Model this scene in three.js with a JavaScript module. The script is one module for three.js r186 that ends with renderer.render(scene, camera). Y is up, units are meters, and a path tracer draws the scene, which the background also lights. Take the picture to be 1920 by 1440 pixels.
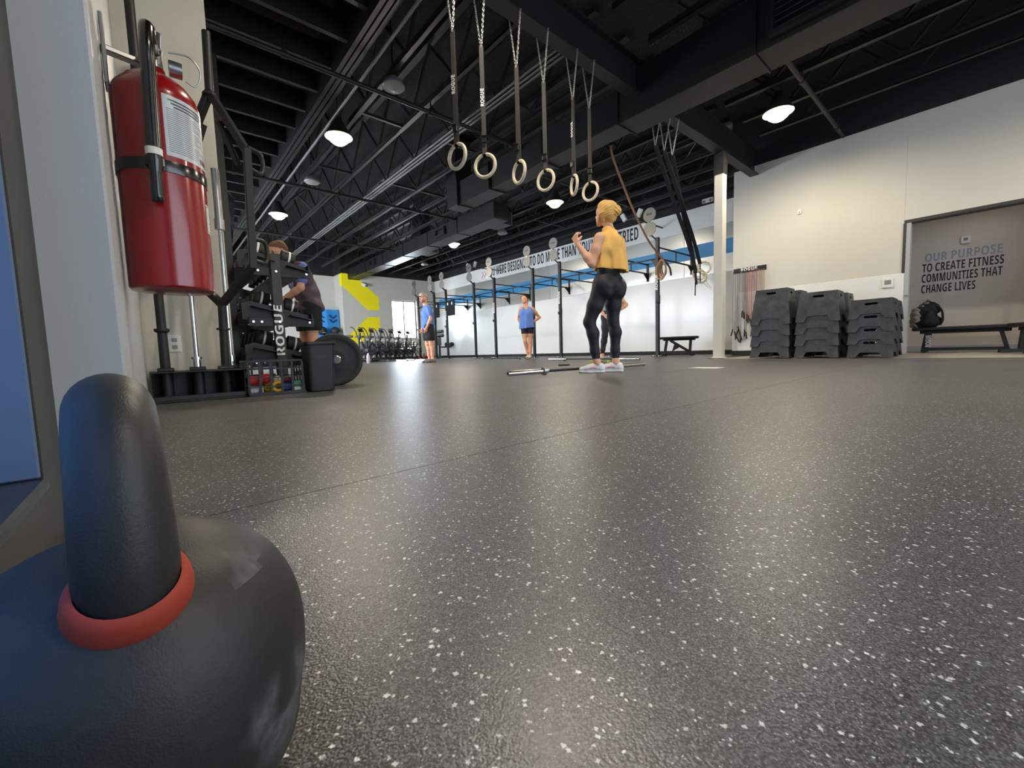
import * as THREE from 'three';
import { mergeGeometries } from 'three/addons/utils/BufferGeometryUtils.js';
import { FontLoader } from 'three/addons/loaders/FontLoader.js';
import { RectAreaLightUniformsLib } from 'three/addons/lights/RectAreaLightUniformsLib.js';

// ---------- camera, sky, sun, exposure ----------
const scene = new THREE.Scene();
const V = (x, y, z) => new THREE.Vector3(x, y, z);
const camera = new THREE.PerspectiveCamera(85.70, 1920 / 1440, 0.02, 200);
camera.up.set(0, 1, 0);
camera.position.set(0, 0.26, 0);
{ const yaw = 0.71204, pitch = 0.08168, roll = -0.0315;
  camera.lookAt(Math.sin(yaw) * Math.cos(pitch), 0.26 - Math.sin(pitch), -Math.cos(yaw) * Math.cos(pitch));
  camera.rotateZ(roll); }
camera.updateMatrixWorld();
scene.background = new THREE.Color().setRGB(26, 29.5, 34);          // bright morning sky outside the windows
const sun = new THREE.DirectionalLight(new THREE.Color(1, 0.93, 0.82), 130);
sun.position.set(9.0 + 4.3 * 3, 1.9 + 3.3 * 3, -17.9 - 9.4 * 3); sun.target.position.set(9.0, 1.9, -17.9);
sun.castShadow = true; sun.shadow.mapSize.set(2048, 2048);
Object.assign(sun.shadow.camera, { left: -16, right: 16, top: 14, bottom: -14, near: 1, far: 80 });
scene.add(sun, sun.target);
const renderer = new THREE.WebGLRenderer({ antialias: true });
renderer.toneMapping = THREE.LinearToneMapping;
renderer.toneMappingExposure = 0.6;
renderer.shadowMap.enabled = true;
RectAreaLightUniformsLib.init();
const LAMP = 31;                                                        // candela-like strength of each ceiling lamp

// ---------- seeded random and noise ----------
let seed = 12345;
const rnd = () => { seed = (seed * 1664525 + 1013904223) >>> 0; return seed / 4294967296; };
const rr = (a, b) => a + (b - a) * rnd();

// ---------- names ----------
const taken = {};
const numbered = (n) => { const k = taken[n] = (taken[n] ?? -1) + 1; return k ? n + '_' + String(k).padStart(3, '0') : n; };
function tag(o, label, category, group) { o.userData.label = label; o.userData.category = category; if (group) o.userData.group = group; return o; }
function thing(name, label, category, [x, y, z] = [0, 0, 0], turn = 0, group) {
  const o = new THREE.Group(); o.name = numbered(name); o.position.set(x, y, z); o.rotation.y = turn; scene.add(o);
  return tag(o, label, category, group);
}
function structGroup(name, [x, y, z] = [0, 0, 0], turn = 0) {
  const o = new THREE.Group(); o.name = numbered(name); o.position.set(x, y, z); o.rotation.y = turn; o.userData.kind = 'structure'; scene.add(o); return o;
}
function dup(src, [x, y, z], turn, label) {
  const o = src.clone(); o.name = numbered(src.name.replace(/_\d{3}$/, '')); o.userData = { ...src.userData }; o.position.set(x, y, z); o.rotation.y = turn;
  if (label) o.userData.label = label; scene.add(o); return o;
}

// ---------- geometry helpers ----------
function boxUV(g) {                                                      // uv in metres from the way each face points
  const p = g.attributes.position, uv = new Float32Array(p.count * 2), a = V(), b = V(), c = V(), n = V();
  for (let i = 0; i < p.count; i += 3) {
    a.fromBufferAttribute(p, i); b.fromBufferAttribute(p, i + 1); c.fromBufferAttribute(p, i + 2);
    n.copy(b).sub(a).cross(c.clone().sub(a));
    const ax = Math.abs(n.x), ay = Math.abs(n.y), az = Math.abs(n.z);
    [a, b, c].forEach((q, k) => {
      const [u, v] = ay >= ax && ay >= az ? [q.x, q.z] : ax >= az ? [q.z, q.y] : [q.x, q.y];
      uv[(i + k) * 2] = u; uv[(i + k) * 2 + 1] = v;
    });
  }
  g.setAttribute('uv', new THREE.BufferAttribute(uv, 2)); return g;
}
function clean(g) {
  let h = g.index ? g.toNonIndexed() : g;
  for (const k of Object.keys(h.attributes)) if (!['position', 'normal', 'uv', 'color'].includes(k)) h.deleteAttribute(k);
  if (!h.attributes.normal) h.computeVertexNormals();
  return h;
}
function chamferBox(w, h, d, b) {                                         // 44 triangles
  b = Math.min(b, w / 2.05, h / 2.05, d / 2.05);
  const P = [], T = [], X = w / 2, Y = h / 2, Z = d / 2, id = {};
  const vtx = (sx, sy, sz, f) => { const k = [sx, sy, sz, f].join(); if (!(k in id)) { id[k] = P.length; P.push([sx * (f === 0 ? X : X - b), sy * (f === 1 ? Y : Y - b), sz * (f === 2 ? Z : Z - b)]); } return id[k]; };
  const quad = (a, b2, c, e) => T.push([a, b2, c], [a, c, e]);
  const S = [-1, 1];
  for (const s of S) {
    quad(vtx(s, -1, -1, 0), vtx(s, 1, -1, 0), vtx(s, 1, 1, 0), vtx(s, -1, 1, 0));
    quad(vtx(-1, s, -1, 1), vtx(1, s, -1, 1), vtx(1, s, 1, 1), vtx(-1, s, 1, 1));
    quad(vtx(-1, -1, s, 2), vtx(1, -1, s, 2), vtx(1, 1, s, 2), vtx(-1, 1, s, 2));
    for (const t of S) {
      quad(vtx(s, t, -1, 0), vtx(s, t, 1, 0), vtx(s, t, 1, 1), vtx(s, t, -1, 1));
      quad(vtx(s, -1, t, 0), vtx(s, 1, t, 0), vtx(s, 1, t, 2), vtx(s, -1, t, 2));
      quad(vtx(-1, s, t, 1), vtx(1, s, t, 1), vtx(1, s, t, 2), vtx(-1, s, t, 2));
      for (const r of S) T.push([vtx(s, t, r, 0), vtx(s, t, r, 1), vtx(s, t, r, 2)]);
    }
  }
  const out = new Float32Array(T.length * 9), A = V(), B = V(), C = V();
  T.forEach((t, i) => {
    let [p, q, r] = t.map((k) => P[k]);
    A.set(...p); B.set(...q); C.set(...r);
    const n = B.clone().sub(A).cross(C.clone().sub(A));
    if (n.dot(A.clone().add(B).add(C)) < 0) [q, r] = [r, q];
    out.set([...p, ...q, ...r], i * 9);
  });
  const g = new THREE.BufferGeometry(); g.setAttribute('position', new THREE.BufferAttribute(out, 3)); g.computeVertexNormals(); return g;
}
const Yup = V(0, 1, 0);
class MB {
  constructor() { this.g = []; }
  add(g, m) { g = clean(g); if (m) g.applyMatrix4(m); this.g.push(g); return this; }
  box(x, y, z, w, h, d, b = 0, rx = 0, ry = 0, rz = 0) {
    const g = b ? chamferBox(w, h, d, b) : new THREE.BoxGeometry(w, h, d);
    return this.add(g, new THREE.Matrix4().compose(V(x, y, z), new THREE.Quaternion().setFromEuler(new THREE.Euler(rx, ry, rz)), V(1, 1, 1)));
  }
  slab(x0, x1, y0, y1, z0, z1, b = 0) { return this.box((x0 + x1) / 2, (y0 + y1) / 2, (z0 + z1) / 2, x1 - x0, y1 - y0, z1 - z0, b); }
  bar(a, c, w, h, b = 0, roll = 0) {                                      // rectangular bar from a to c, h measured across the vertical side
    a = V(...a); c = V(...c); const d = c.clone().sub(a), L = d.length(); d.normalize();
    const m = new THREE.Matrix4(); let s = Math.abs(d.y) > 0.99 ? V(1, 0, 0) : V().crossVectors(d, Yup).normalize();
    const t = V().crossVectors(s, d).normalize(); m.makeBasis(s, t, d.clone().negate().negate());
    if (m.determinant() < 0) m.makeBasis(s.clone().negate(), t, d);
    const r = new THREE.Matrix4().makeRotationZ(roll);
    return this.add(b ? chamferBox(w, h, L, b) : new THREE.BoxGeometry(w, h, L), m.multiply(r).setPosition(a.add(c).multiplyScalar(0.5)));
  }
  cyl(a, c, r, r2 = r, n = 16, open = false) {
    a = V(...a); c = V(...c); const d = c.clone().sub(a), L = d.length();
    const g = new THREE.CylinderGeometry(r2, r, L, n, 1, open);
    return this.add(g, new THREE.Matrix4().compose(a.add(c).multiplyScalar(0.5), new THREE.Quaternion().setFromUnitVectors(Yup, d.normalize()), V(1, 1, 1)));
  }
  tube(pts, r, n = 8, seg, closed = false) {
    const c = new THREE.CatmullRomCurve3(pts.map((p) => V(...p)), closed, 'catmullrom', 0.5);
    return this.add(new THREE.TubeGeometry(c, seg ?? pts.length * 6, r, n, closed));
  }
  path(pts, r, n = 8) {                                                   // straight runs with ball joints
    for (let i = 0; i + 1 < pts.length; i++) { this.cyl(pts[i], pts[i + 1], r, r, n); if (i) this.ball(pts[i], r, n); } return this;
  }
  ball([x, y, z], r, n = 12, sy = 1) { const g = new THREE.SphereGeometry(r, n, Math.max(6, n / 2 | 0)); g.scale(1, sy, 1); return this.add(g, new THREE.Matrix4().makeTranslation(x, y, z)); }
  lathe(prof, at = [0, 0, 0], n = 32, m) { const g = new THREE.LatheGeometry(prof.map((p) => new THREE.Vector2(...p)), n); if (m) g.applyMatrix4(m); return this.add(g, new THREE.Matrix4().makeTranslation(...at)); }
  torus([x, y, z], R, r, rx = 0, ry = 0, n = 10, N = 32, arc = Math.PI * 2) {
    return this.add(new THREE.TorusGeometry(R, r, n, N, arc), new THREE.Matrix4().compose(V(x, y, z), new THREE.Quaternion().setFromEuler(new THREE.Euler(rx, ry, 0, 'YXZ')), V(1, 1, 1)));
  }
  extrude(pts, depth, bevel = 0, m, holes = []) {
    const s = new THREE.Shape(pts.map((p) => new THREE.Vector2(...p)));
    for (const h of holes) s.holes.push(new THREE.Path(h.map((p) => new THREE.Vector2(...p))));
    return this.add(new THREE.ExtrudeGeometry(s, { depth, bevelEnabled: bevel > 0, bevelThickness: bevel, bevelSize: bevel, bevelSegments: 1 }), m);
  }
  geo() { for (const g of this.g) if (!g.attributes.uv) g.setAttribute('uv', new THREE.BufferAttribute(new Float32Array(g.attributes.position.count * 2), 2)); return this.g.length === 1 ? this.g[0] : mergeGeometries(this.g); }
  build(name, mat, parent, keepUV = false) {
    const g = this.geo(); if (!keepUV) boxUV(g);
    const m = new THREE.Mesh(g, mat); m.name = parent ? name : numbered(name); m.castShadow = m.receiveShadow = true;
    (parent ?? scene).add(m); return m;
  }
}
const mb = () => new MB();
const struct = (name, b, mat) => { const o = b.build(name, mat); o.userData.kind = 'structure'; return o; };
const M4 = (x, y, z, rx = 0, ry = 0, rz = 0, order = 'XYZ') => new THREE.Matrix4().compose(V(x, y, z), new THREE.Quaternion().setFromEuler(new THREE.Euler(rx, ry, rz, order)), V(1, 1, 1));

// ---------- lettering ----------
const fontB = await new FontLoader().loadAsync('fonts/droid/droid_sans_bold.typeface.json');
function letters(text, height, maxWidth, squeeze = 1) {                   // flat cut lettering, lower left corner at the origin, facing +z
  const shapes = fontB.generateShapes(text, height / 0.72);
  const g = new THREE.ExtrudeGeometry(shapes, { depth: 0.0015, bevelEnabled: false, curveSegments: 4 });
  g.computeBoundingBox(); const b = g.boundingBox;
  const sx = maxWidth ? maxWidth / (b.max.x - b.min.x) : squeeze;
  g.translate(-b.min.x, 0, 0); g.scale(sx, 1, 1); return g;
}

// ---------- textures ----------
function tex(w, h, fn, srgb = true, rep = 1) {
  const d = new Uint8Array(w * h * 4); fn(d, w, h);
  const t = new THREE.DataTexture(d, w, h); t.wrapS = t.wrapT = THREE.RepeatWrapping; t.magFilter = THREE.LinearFilter; t.minFilter = THREE.LinearMipmapLinearFilter; t.generateMipmaps = true;
  if (srgb) t.colorSpace = THREE.SRGBColorSpace; t.repeat.set(rep, rep); t.needsUpdate = true; return t;
}
function smoothNoise(n, cell, s) {                                        // tileable value noise n x n
  const k = Math.max(1, Math.round(n / cell)), g = new Float32Array(k * k); let q = s;
  for (let i = 0; i < g.length; i++) { q = (q * 1664525 + 1013904223) >>> 0; g[i] = q / 4294967296; }
  const o = new Float32Array(n * n);
  for (let y = 0; y < n; y++) for (let x = 0; x < n; x++) {
    const fx = x / n * k, fy = y / n * k, x0 = fx | 0, y0 = fy | 0; let u = fx - x0, v = fy - y0; u = u * u * (3 - 2 * u); v = v * v * (3 - 2 * v);
    const x1 = (x0 + 1) % k, y1 = (y0 + 1) % k;
    o[y * n + x] = (g[y0 * k + x0] * (1 - u) + g[y0 * k + x1] * u) * (1 - v) + (g[y1 * k + x0] * (1 - u) + g[y1 * k + x1] * u) * v;
  }
  return o;
}
function noiseTex(n, cells, amp, mid = 200, srgb = false, rep = 1, s0 = 7) {
  const L = cells.map((c, i) => smoothNoise(n, c, s0 + i * 977));
  return tex(n, n, (d) => { for (let i = 0; i < n * n; i++) { let v = 0; L.forEach((l, k) => { v += (l[i] - 0.5) * amp[k]; }); v = Math.max(0, Math.min(255, mid + v)); d[i * 4] = d[i * 4 + 1] = d[i * 4 + 2] = v; d[i * 4 + 3] = 255; } }, srgb, rep);
}
const S = (r, g, b) => new THREE.Color().setRGB(r / 255, g / 255, b / 255, THREE.SRGBColorSpace);
const mat = (c, rough = 0.6, metal = 0, extra = {}) => new THREE.MeshStandardMaterial({ color: c, roughness: rough, metalness: metal, ...extra });
const phys = (c, rough, extra) => new THREE.MeshPhysicalMaterial({ color: c, roughness: rough, ...extra });

const wallBump = noiseTex(512, [3, 9, 40], [70, 60, 30], 128, false, 1.6, 31);
const fineBump = noiseTex(512, [2, 5], [120, 70], 128, false, 8, 91);
const smudge = noiseTex(512, [8, 60, 170], [24, 30, 22], 150, false, 0.9, 57);
// rubber floor: black crumb rubber with pale flecks, 1.3 m square
const RB = 2048, flecks = new Float32Array(RB * RB);
{ let q = 777; const r = () => { q = (q * 1664525 + 1013904223) >>> 0; return q / 4294967296; };
  for (let i = 0; i < 80000; i++) {                                       // irregular chips 1 to 7 mm
    const cx = r() * RB, cy = r() * RB, s = i < 17000 ? 0.85 + Math.pow(r(), 3.0) * 3.0 : 0.4 + r() * 0.5, a = r() * 6.28, el = 0.45 + r() * 0.5, k1 = 3 + (r() * 3 | 0), ph = r() * 6.28, t = i < 17000 ? 0.8 + r() * 0.25 : 0.45 + r() * 0.4;
    const R = Math.ceil(s * 1.7);
    for (let y = -R; y <= R; y++) for (let x = -R; x <= R; x++) {
      const u = x * Math.cos(a) + y * Math.sin(a), v = (-x * Math.sin(a) + y * Math.cos(a)) / el, d = Math.hypot(u, v), an = Math.atan2(v, u);
      const e = s * (1 + 0.2 * Math.cos(k1 * an + ph) + 0.12 * Math.cos(2 * an + ph * 2)), c = Math.min(1, Math.max(0, (e - d) / 0.9 + 0.5)) * t;
      if (c > 0) { const j = ((Math.floor(cy + y) + RB) % RB) * RB + (Math.floor(cx + x) + RB) % RB; if (c > flecks[j]) flecks[j] = c; }
    }
  } }
const crumb = smoothNoise(RB, 2, 5), crumb2 = smoothNoise(RB, 8, 6), crumb3 = smoothNoise(RB, 420, 8);
const RT = 1 / 1.3;
const rubberMap = tex(RB, RB, (d) => { for (let i = 0; i < RB * RB; i++) {
  const b = 74 + (crumb[i] - 0.5) * 92 + (crumb2[i] - 0.5) * 14 + (crumb3[i] - 0.5) * 10, f = flecks[i];
  d[i * 4] = b + (244 - b) * f; d[i * 4 + 1] = b * 0.985 + (240 - b) * f; d[i * 4 + 2] = b * 0.985 + (230 - b) * f; d[i * 4 + 3] = 255; } }, true, RT);
const rubberBump = tex(RB, RB, (d) => { for (let i = 0; i < RB * RB; i++) { const v = 128 + (crumb[i] - 0.5) * 190; d[i * 4] = d[i * 4 + 1] = d[i * 4 + 2] = v; d[i * 4 + 3] = 255; } }, false, RT);

// chalk smears on the kettlebell
const chalkMap = (() => { const n = 512, a = smoothNoise(n, 100, 71), b = smoothNoise(n, 26, 72), c = smoothNoise(n, 5, 73); return tex(n, n, (d) => { for (let i = 0; i < n * n; i++) { const k = Math.max(0, Math.min(1, (a[i] - 0.72) * 6)) * Math.max(0, Math.min(1, (b[i] - 0.42) * 4)) * (0.5 + 0.5 * c[i]), v = 41 + (c[i] - 0.5) * 6 + k * 55; d[i * 4] = v; d[i * 4 + 1] = v; d[i * 4 + 2] = v + k * 8; d[i * 4 + 3] = 255; } }, true, 3.2); })();
// scuffed moulded plastic for the plyo boxes
const scuffMap = (() => { const n = 512, a = smoothNoise(n, 60, 81), b = smoothNoise(n, 3, 82), c = smoothNoise(n, 14, 83); let q = 4242; const r = () => { q = (q * 1664525 + 1013904223) >>> 0; return q / 4294967296; }; const k = new Float32Array(n * n);
  for (let i = 0; i < 260; i++) { const x = r() * n | 0, y = r() * n | 0, L = 2 + r() * r() * 26, h = r() > 0.7 ? 2 : 1, v = 0.3 + r() * 0.7; for (let u = 0; u < L; u++) for (let w = 0; w < h; w++) k[((y + w + Math.round(u * 0.06)) % n) * n + (x + u | 0) % n] = v; }
  return tex(n, n, (d) => { for (let i = 0; i < n * n; i++) { const v = Math.min(255, 175 + (a[i] - 0.5) * 60 + (b[i] - 0.5) * 30 + (c[i] - 0.5) * 30 + k[i] * 75); d[i * 4] = v; d[i * 4 + 1] = v; d[i * 4 + 2] = v; d[i * 4 + 3] = 255; } }, true, 1.3); })();
const M = {
  rubber: phys(0xffffff, 0.36, { map: rubberMap, bumpMap: rubberBump, bumpScale: 0.0004, ior: 1.7 }),
  seam: mat(S(14, 14, 14), 0.9),
  concrete: mat(S(176, 168, 156), 0.45, 0, { roughnessMap: null, bumpMap: smudge, bumpScale: 0.0006 }),
  wall: mat(S(206, 200, 186), 0.62, 0, { bumpMap: wallBump, bumpScale: 0.0006 }),
  wallGloss: phys(S(232, 231, 226), 0.2, { bumpMap: smudge, bumpScale: 0.0015 }),
  pilaster: mat(S(170, 172, 174), 0.5, 0, { bumpMap: fineBump, bumpScale: 0.0002 }),
  hallWall: mat(S(206, 198, 188), 0.7, 0, { bumpMap: wallBump, bumpScale: 0.0006 }),
  yellow: mat(S(255, 236, 16), 0.6),
  blue: mat(S(52, 140, 192), 0.5),
  black: mat(S(22, 22, 22), 0.75),
  ceilBlack: mat(S(17, 17, 17), 0.72, 0, { bumpMap: noiseTex(512, [4, 14], [150, 90], 120, false, 1.2, 3), bumpScale: 0.02 }),
  steelBlack: mat(S(34, 34, 34), 0.5, 0.2),
  duct: mat(S(44, 44, 43), 0.42, 0.5, { bumpMap: smudge, bumpScale: 0.002 }),
  powder: mat(S(32, 33, 35), 0.5, 0.15, { bumpMap: fineBump, bumpScale: 0.0004 }),
  powderGrey: mat(S(56, 56, 56), 0.55, 0.15),
  satinBlack: mat(S(20, 20, 21), 0.4),
  gloss: phys(S(13, 13, 14), 0.22, { clearcoat: 0.6, clearcoatRoughness: 0.15 }),
  chrome: mat(S(214, 216, 218), 0.16, 1),
  steel: mat(S(176, 178, 180), 0.3, 1),
  galv: mat(S(196, 194, 186), 0.3, 0.55, { bumpMap: smudge, bumpScale: 0.003 }),
  white: mat(S(238, 236, 230), 0.5),
  whitePlastic: mat(S(226, 224, 216), 0.4),
  bronze: mat(S(64, 62, 56), 0.5, 0.2),
  jambBlue: mat(S(84, 104, 134), 0.5),
  frameBlue: mat(S(150, 164, 182), 0.45, 0.2),
  sill: mat(S(70, 72, 78), 0.3, 0, { map: noiseTex(512, [3, 6, 14], [150, 80, 40], 150, true, 3, 44) }),
  glass: new THREE.MeshPhysicalMaterial({ color: 0xffffff, roughness: 0.0, transmission: 1, thickness: 0, ior: 1.5 }),
  wood: mat(S(236, 222, 192), 0.45, 0, { map: noiseTex(256, [4, 30], [24, 20], 235, true, 6, 21) }),
  chain: mat(S(190, 190, 188), 0.3, 0.95),
  strap: mat(S(58, 56, 54), 0.85),
  strapBlack: mat(S(22, 22, 24), 0.8),
  rope: mat(S(158, 118, 82), 0.9, 0, { bumpMap: fineBump, bumpScale: 0.003 }),
  ropeDark: mat(S(60, 46, 36), 0.9),
  red: phys(S(146, 12, 19), 0.25, { clearcoat: 0.5, clearcoatRoughness: 0.1 }),
  orange: mat(S(158, 54, 36), 0.75),
  lettersWhite: mat(S(240, 240, 238), 0.5),
  lettersBlack: mat(S(26, 25, 25), 0.35),
  lettersPale: mat(S(148, 160, 178), 0.45),
  lettersRed: mat(S(196, 66, 48), 0.5),
  paper: mat(S(240, 238, 232), 0.8),  // matte off-white of the thin floor rectangle
  cardboardDisc: mat(S(150, 144, 132), 0.65),
  discDark: mat(S(104, 104, 102), 0.6),
  plyo: mat(S(88, 91, 97), 0.5, 0, { map: scuffMap, bumpMap: fineBump, bumpScale: 0.0006 }),
  plyoDark: mat(S(22, 23, 25), 0.6),
  bin: mat(S(21, 25, 30), 0.5),
  crate: mat(S(26, 28, 31), 0.5),
  bumper: mat(S(36, 37, 39), 0.62, 0, { bumpMap: fineBump, bumpScale: 0.0004 }),
  kettle: mat(S(46, 46, 46), 0.46, 0.2, { bumpMap: fineBump, bumpScale: 0.00015 }),
  kettleBell: mat(0xffffff, 0.5, 0.15, { map: chalkMap, bumpMap: fineBump, bumpScale: 0.00015 }),
  screen: phys(S(22, 26, 32), 0.12, { clearcoat: 0.8, clearcoatRoughness: 0.05 }),
  conduit: mat(S(92, 92, 90), 0.45, 0.3),
  glassHalf: new THREE.MeshPhysicalMaterial({ color: new THREE.Color().setRGB(0.44, 0.45, 0.45), roughness: 0, transmission: 1, thickness: 0, ior: 1.5 }),
  glassTint: new THREE.MeshPhysicalMaterial({ color: new THREE.Color().setRGB(0.12, 0.185, 0.27), roughness: 0, transmission: 1, thickness: 0, ior: 1.5 }),
  ceramicGrey: mat(S(140, 140, 138), 0.4, 0.3),
};
// ================= the setting =================
const WX = 10.7, NX = 9.17, FZ = -17.9, PAINT = 3.69, DECK = 4.7;
// floor: rubber rolls laid across the room over a slab, concrete beyond their edge
{
  const fl = structGroup('floor');
  mb().slab(-1.2, 12.2, -0.25, -0.012, -20.5, 4.6).build('floor_slab', M.concrete, fl);
  const zs = [4.4, 2.81, 1.59, 0.37, -0.845]; for (let z = -0.845 - 1.22; z > -18.8; z -= 1.22) zs.push(z); zs.push(-18.9);
  for (let i = 0; i + 1 < zs.length; i++) {
    const z1 = zs[i] - 0.0013, z0 = zs[i + 1] + 0.0013, inner = z0 < -3.6;
    const g = mb().slab(z0 < -3.75 ? 0.47 : -0.12, inner ? WX - 0.02 : 7.3, -0.012, 0, z0, z1).build('rubber_roll', M.rubber, fl);
    const uv = g.geometry.attributes.uv, ou = rnd() * 9, ov = rnd() * 9; for (let k = 0; k < uv.count; k++) uv.setXY(k, uv.getX(k) + ou, uv.getY(k) + ov);
  }
}
// left: window wall beside the camera, pilaster, return wall, long wall
const wl = structGroup('wall_left');
mb().slab(-0.5, -0.12, -0.012, 0.105, -0.81, 2.6).slab(-0.5, -0.12, 2.95, DECK, -0.81, 2.6).slab(-0.5, -0.12, -0.012, DECK, 2.6, 4.4).slab(-0.5, -0.12, -0.012, DECK, -0.97, -0.81).build('wall_panel', M.bronze, wl);
mb().slab(-0.5, -0.115, 0.095, 0.112, -0.81, 2.6, 0.004).build('window_sill', M.sill, wl);
mb().slab(-0.5, -0.035, -0.012, DECK, -3.75, -0.95, 0.004).build('pilaster', M.pilaster, wl);
mb().slab(-0.5, 0.468, -0.012, DECK, -4.05, -3.74, 0.003).build('return_wall', M.wall, wl);
mb().slab(0.2, 0.468, -0.012, PAINT, -8.6, -4.05).slab(0.2, 0.468, -0.012, PAINT, -18.9, -17.0).slab(0.2, 0.468, -0.012, 0.85, -17.0, -8.6).slab(0.2, 0.468, 2.9, PAINT, -17.0, -8.6).build('wall_panel', M.wall, wl);
const w4 = structGroup('window_4');
{ const f = mb().slab(0.3, 0.36, 0.85, 0.91, -17, -8.6, 0.004).slab(0.3, 0.36, 2.84, 2.9, -17, -8.6, 0.004); for (let k = 0; k <= 5; k++) f.slab(0.3, 0.36, 0.91, 2.84, -17 + k * 1.668, -16.94 + k * 1.668, 0.004); f.build('window_frame', M.bronze, w4); for (let k = 0; k < 5; k++) mb().slab(0.327, 0.333, 0.91, 2.84, -16.94 + k * 1.668, -17 + (k + 1) * 1.668).build('pane', M.glass, w4); }
mb().slab(0.2, 0.466, PAINT, DECK, -18.9, -4.05).build('black_band', M.black, wl);
const w1 = structGroup('window_1');
mb().slab(-0.34, -0.29, 0.112, 0.17, -0.81, 2.6, 0.004).slab(-0.34, -0.29, 2.89, 2.95, -0.81, 2.6, 0.004).slab(-0.34, -0.29, 0.17, 2.89, 2.54, 2.6, 0.004).slab(-0.34, -0.29, 0.17, 2.89, 0.86, 0.92, 0.004).build('window_frame', M.frameBlue, w1);
mb().slab(-0.36, -0.122, 0.113, 2.949, -0.8095, -0.803, 0.002).build('window_jamb', M.jambBlue, w1);
mb().slab(-0.318, -0.312, 0.17, 2.89, -0.79, 0.86).build('pane', M.glassTint, w1); mb().slab(-0.318, -0.312, 0.17, 2.89, 0.92, 2.54).build('pane', M.glassTint, w1);
// wall behind the camera, with a glazed opening like the one on the left
const wb = structGroup('wall_rear');
mb().slab(-0.5, 0.9, -0.012, DECK, 4.4, 4.6).slab(7.7, 12, -0.012, DECK, 4.4, 4.6).slab(0.9, 7.7, 2.9, DECK, 4.4, 4.6).build('wall_panel', M.wall, wb);
const w3 = structGroup('window_3');
{ const f = mb().slab(0.9, 7.7, 2.84, 2.9, 4.47, 4.53, 0.004).slab(0.9, 7.7, -0.012, 0.06, 4.47, 4.53, 0.004); for (let k = 0; k <= 4; k++) f.slab(0.9 + k * 1.685, 0.96 + k * 1.685, 0.06, 2.84, 4.47, 4.53, 0.004); f.build('window_frame', M.bronze, w3);
  for (let k = 0; k < 4; k++) mb().slab(0.96 + k * 1.685, 0.9 + (k + 1) * 1.685, 0.06, 2.84, 4.497, 4.503).build('pane', M.glassHalf, w3); }
// far wall: window, yellow painted shape, jog
const wf = structGroup('wall_far');
{ const x0 = 8.41, x1 = 9.64, y0 = 0.95, y1 = 2.7;
  mb().slab(6.22, x0, -0.012, PAINT, FZ - 0.25, FZ).slab(x1, 11, -0.012, PAINT, FZ - 0.25, FZ).slab(x0, x1, -0.012, y0, FZ - 0.25, FZ).slab(x0, x1, y1, PAINT, FZ - 0.25, FZ).build('wall_panel', M.wall, wf);
  mb().slab(0.2, 6.22, -0.012, PAINT, -19.1, -18.85).slab(6.22, 6.5, -0.012, PAINT, -18.9, FZ - 0.25).build('wall_panel', M.wall, wf);
  mb().slab(0.2, 6.25, PAINT, DECK, -19.1, -18.83).slab(6.2, 11, PAINT, DECK, -18.9, FZ + 0.02).build('black_band', M.black, wf);
  // painted chevron, upper and lower half, on the wall and wrapped onto the jog
  const z = FZ + 0.001;
  const up = [[6.22, 3.69], [6.72, 3.69], [7.80, 2.76], [7.80, 2.2], [7.27, 2.2], [6.22, 3.18]], lo = [[7.26, 1.9], [7.79, 1.9], [7.79, 1.43], [7.2, 1.03], [6.6, 0.5], [6.22, 0.5], [6.22, 0.94]];
  mb().extrude(up, 0.002, 0, M4(0, 0, z)).slab(6.216, 6.219, 3.18, 3.69, -18.14, FZ + 0.003).build('painted_chevron', M.yellow, wf);
  mb().extrude(lo, 0.002, 0, M4(0, 0, z)).build('painted_chevron', M.yellow, wf);
  mb().slab(0.47, 10.68, 0, 0.1, FZ + 0.0, FZ + 0.012).build('baseboard', M.black, wf).position.set(0, 0, 0);
  const w2 = structGroup('window_2');
  const f = mb(); f.slab(x0, x1, y0, y0 + 0.045, FZ - 0.16, FZ - 0.1, 0.004).slab(x0, x1, y1 - 0.045, y1, FZ - 0.16, FZ - 0.1, 0.004).slab(x0, x0 + 0.045, y0 + 0.045, y1 - 0.045, FZ - 0.16, FZ - 0.1, 0.004).slab(x1 - 0.045, x1, y0 + 0.045, y1 - 0.045, FZ - 0.16, FZ - 0.1, 0.004).slab(9.0, 9.045, y0 + 0.045, y1 - 0.045, FZ - 0.16, FZ - 0.1, 0.004);
  f.build('window_frame', M.bronze, w2);
  mb().slab(x0 + 0.045, 9.0, y0 + 0.045, y1 - 0.045, FZ - 0.133, FZ - 0.127).build('pane', M.glass, w2); mb().slab(9.045, x1 - 0.045, y0 + 0.045, y1 - 0.045, FZ - 0.133, FZ - 0.127).build('pane', M.glass, w2);
  mb().slab(x0 - 0.06, x1 + 0.06, y0 - 0.03, y0, FZ - 0.1, FZ + 0.05, 0.004).build('window_sill', M.white, w2);
}
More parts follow.
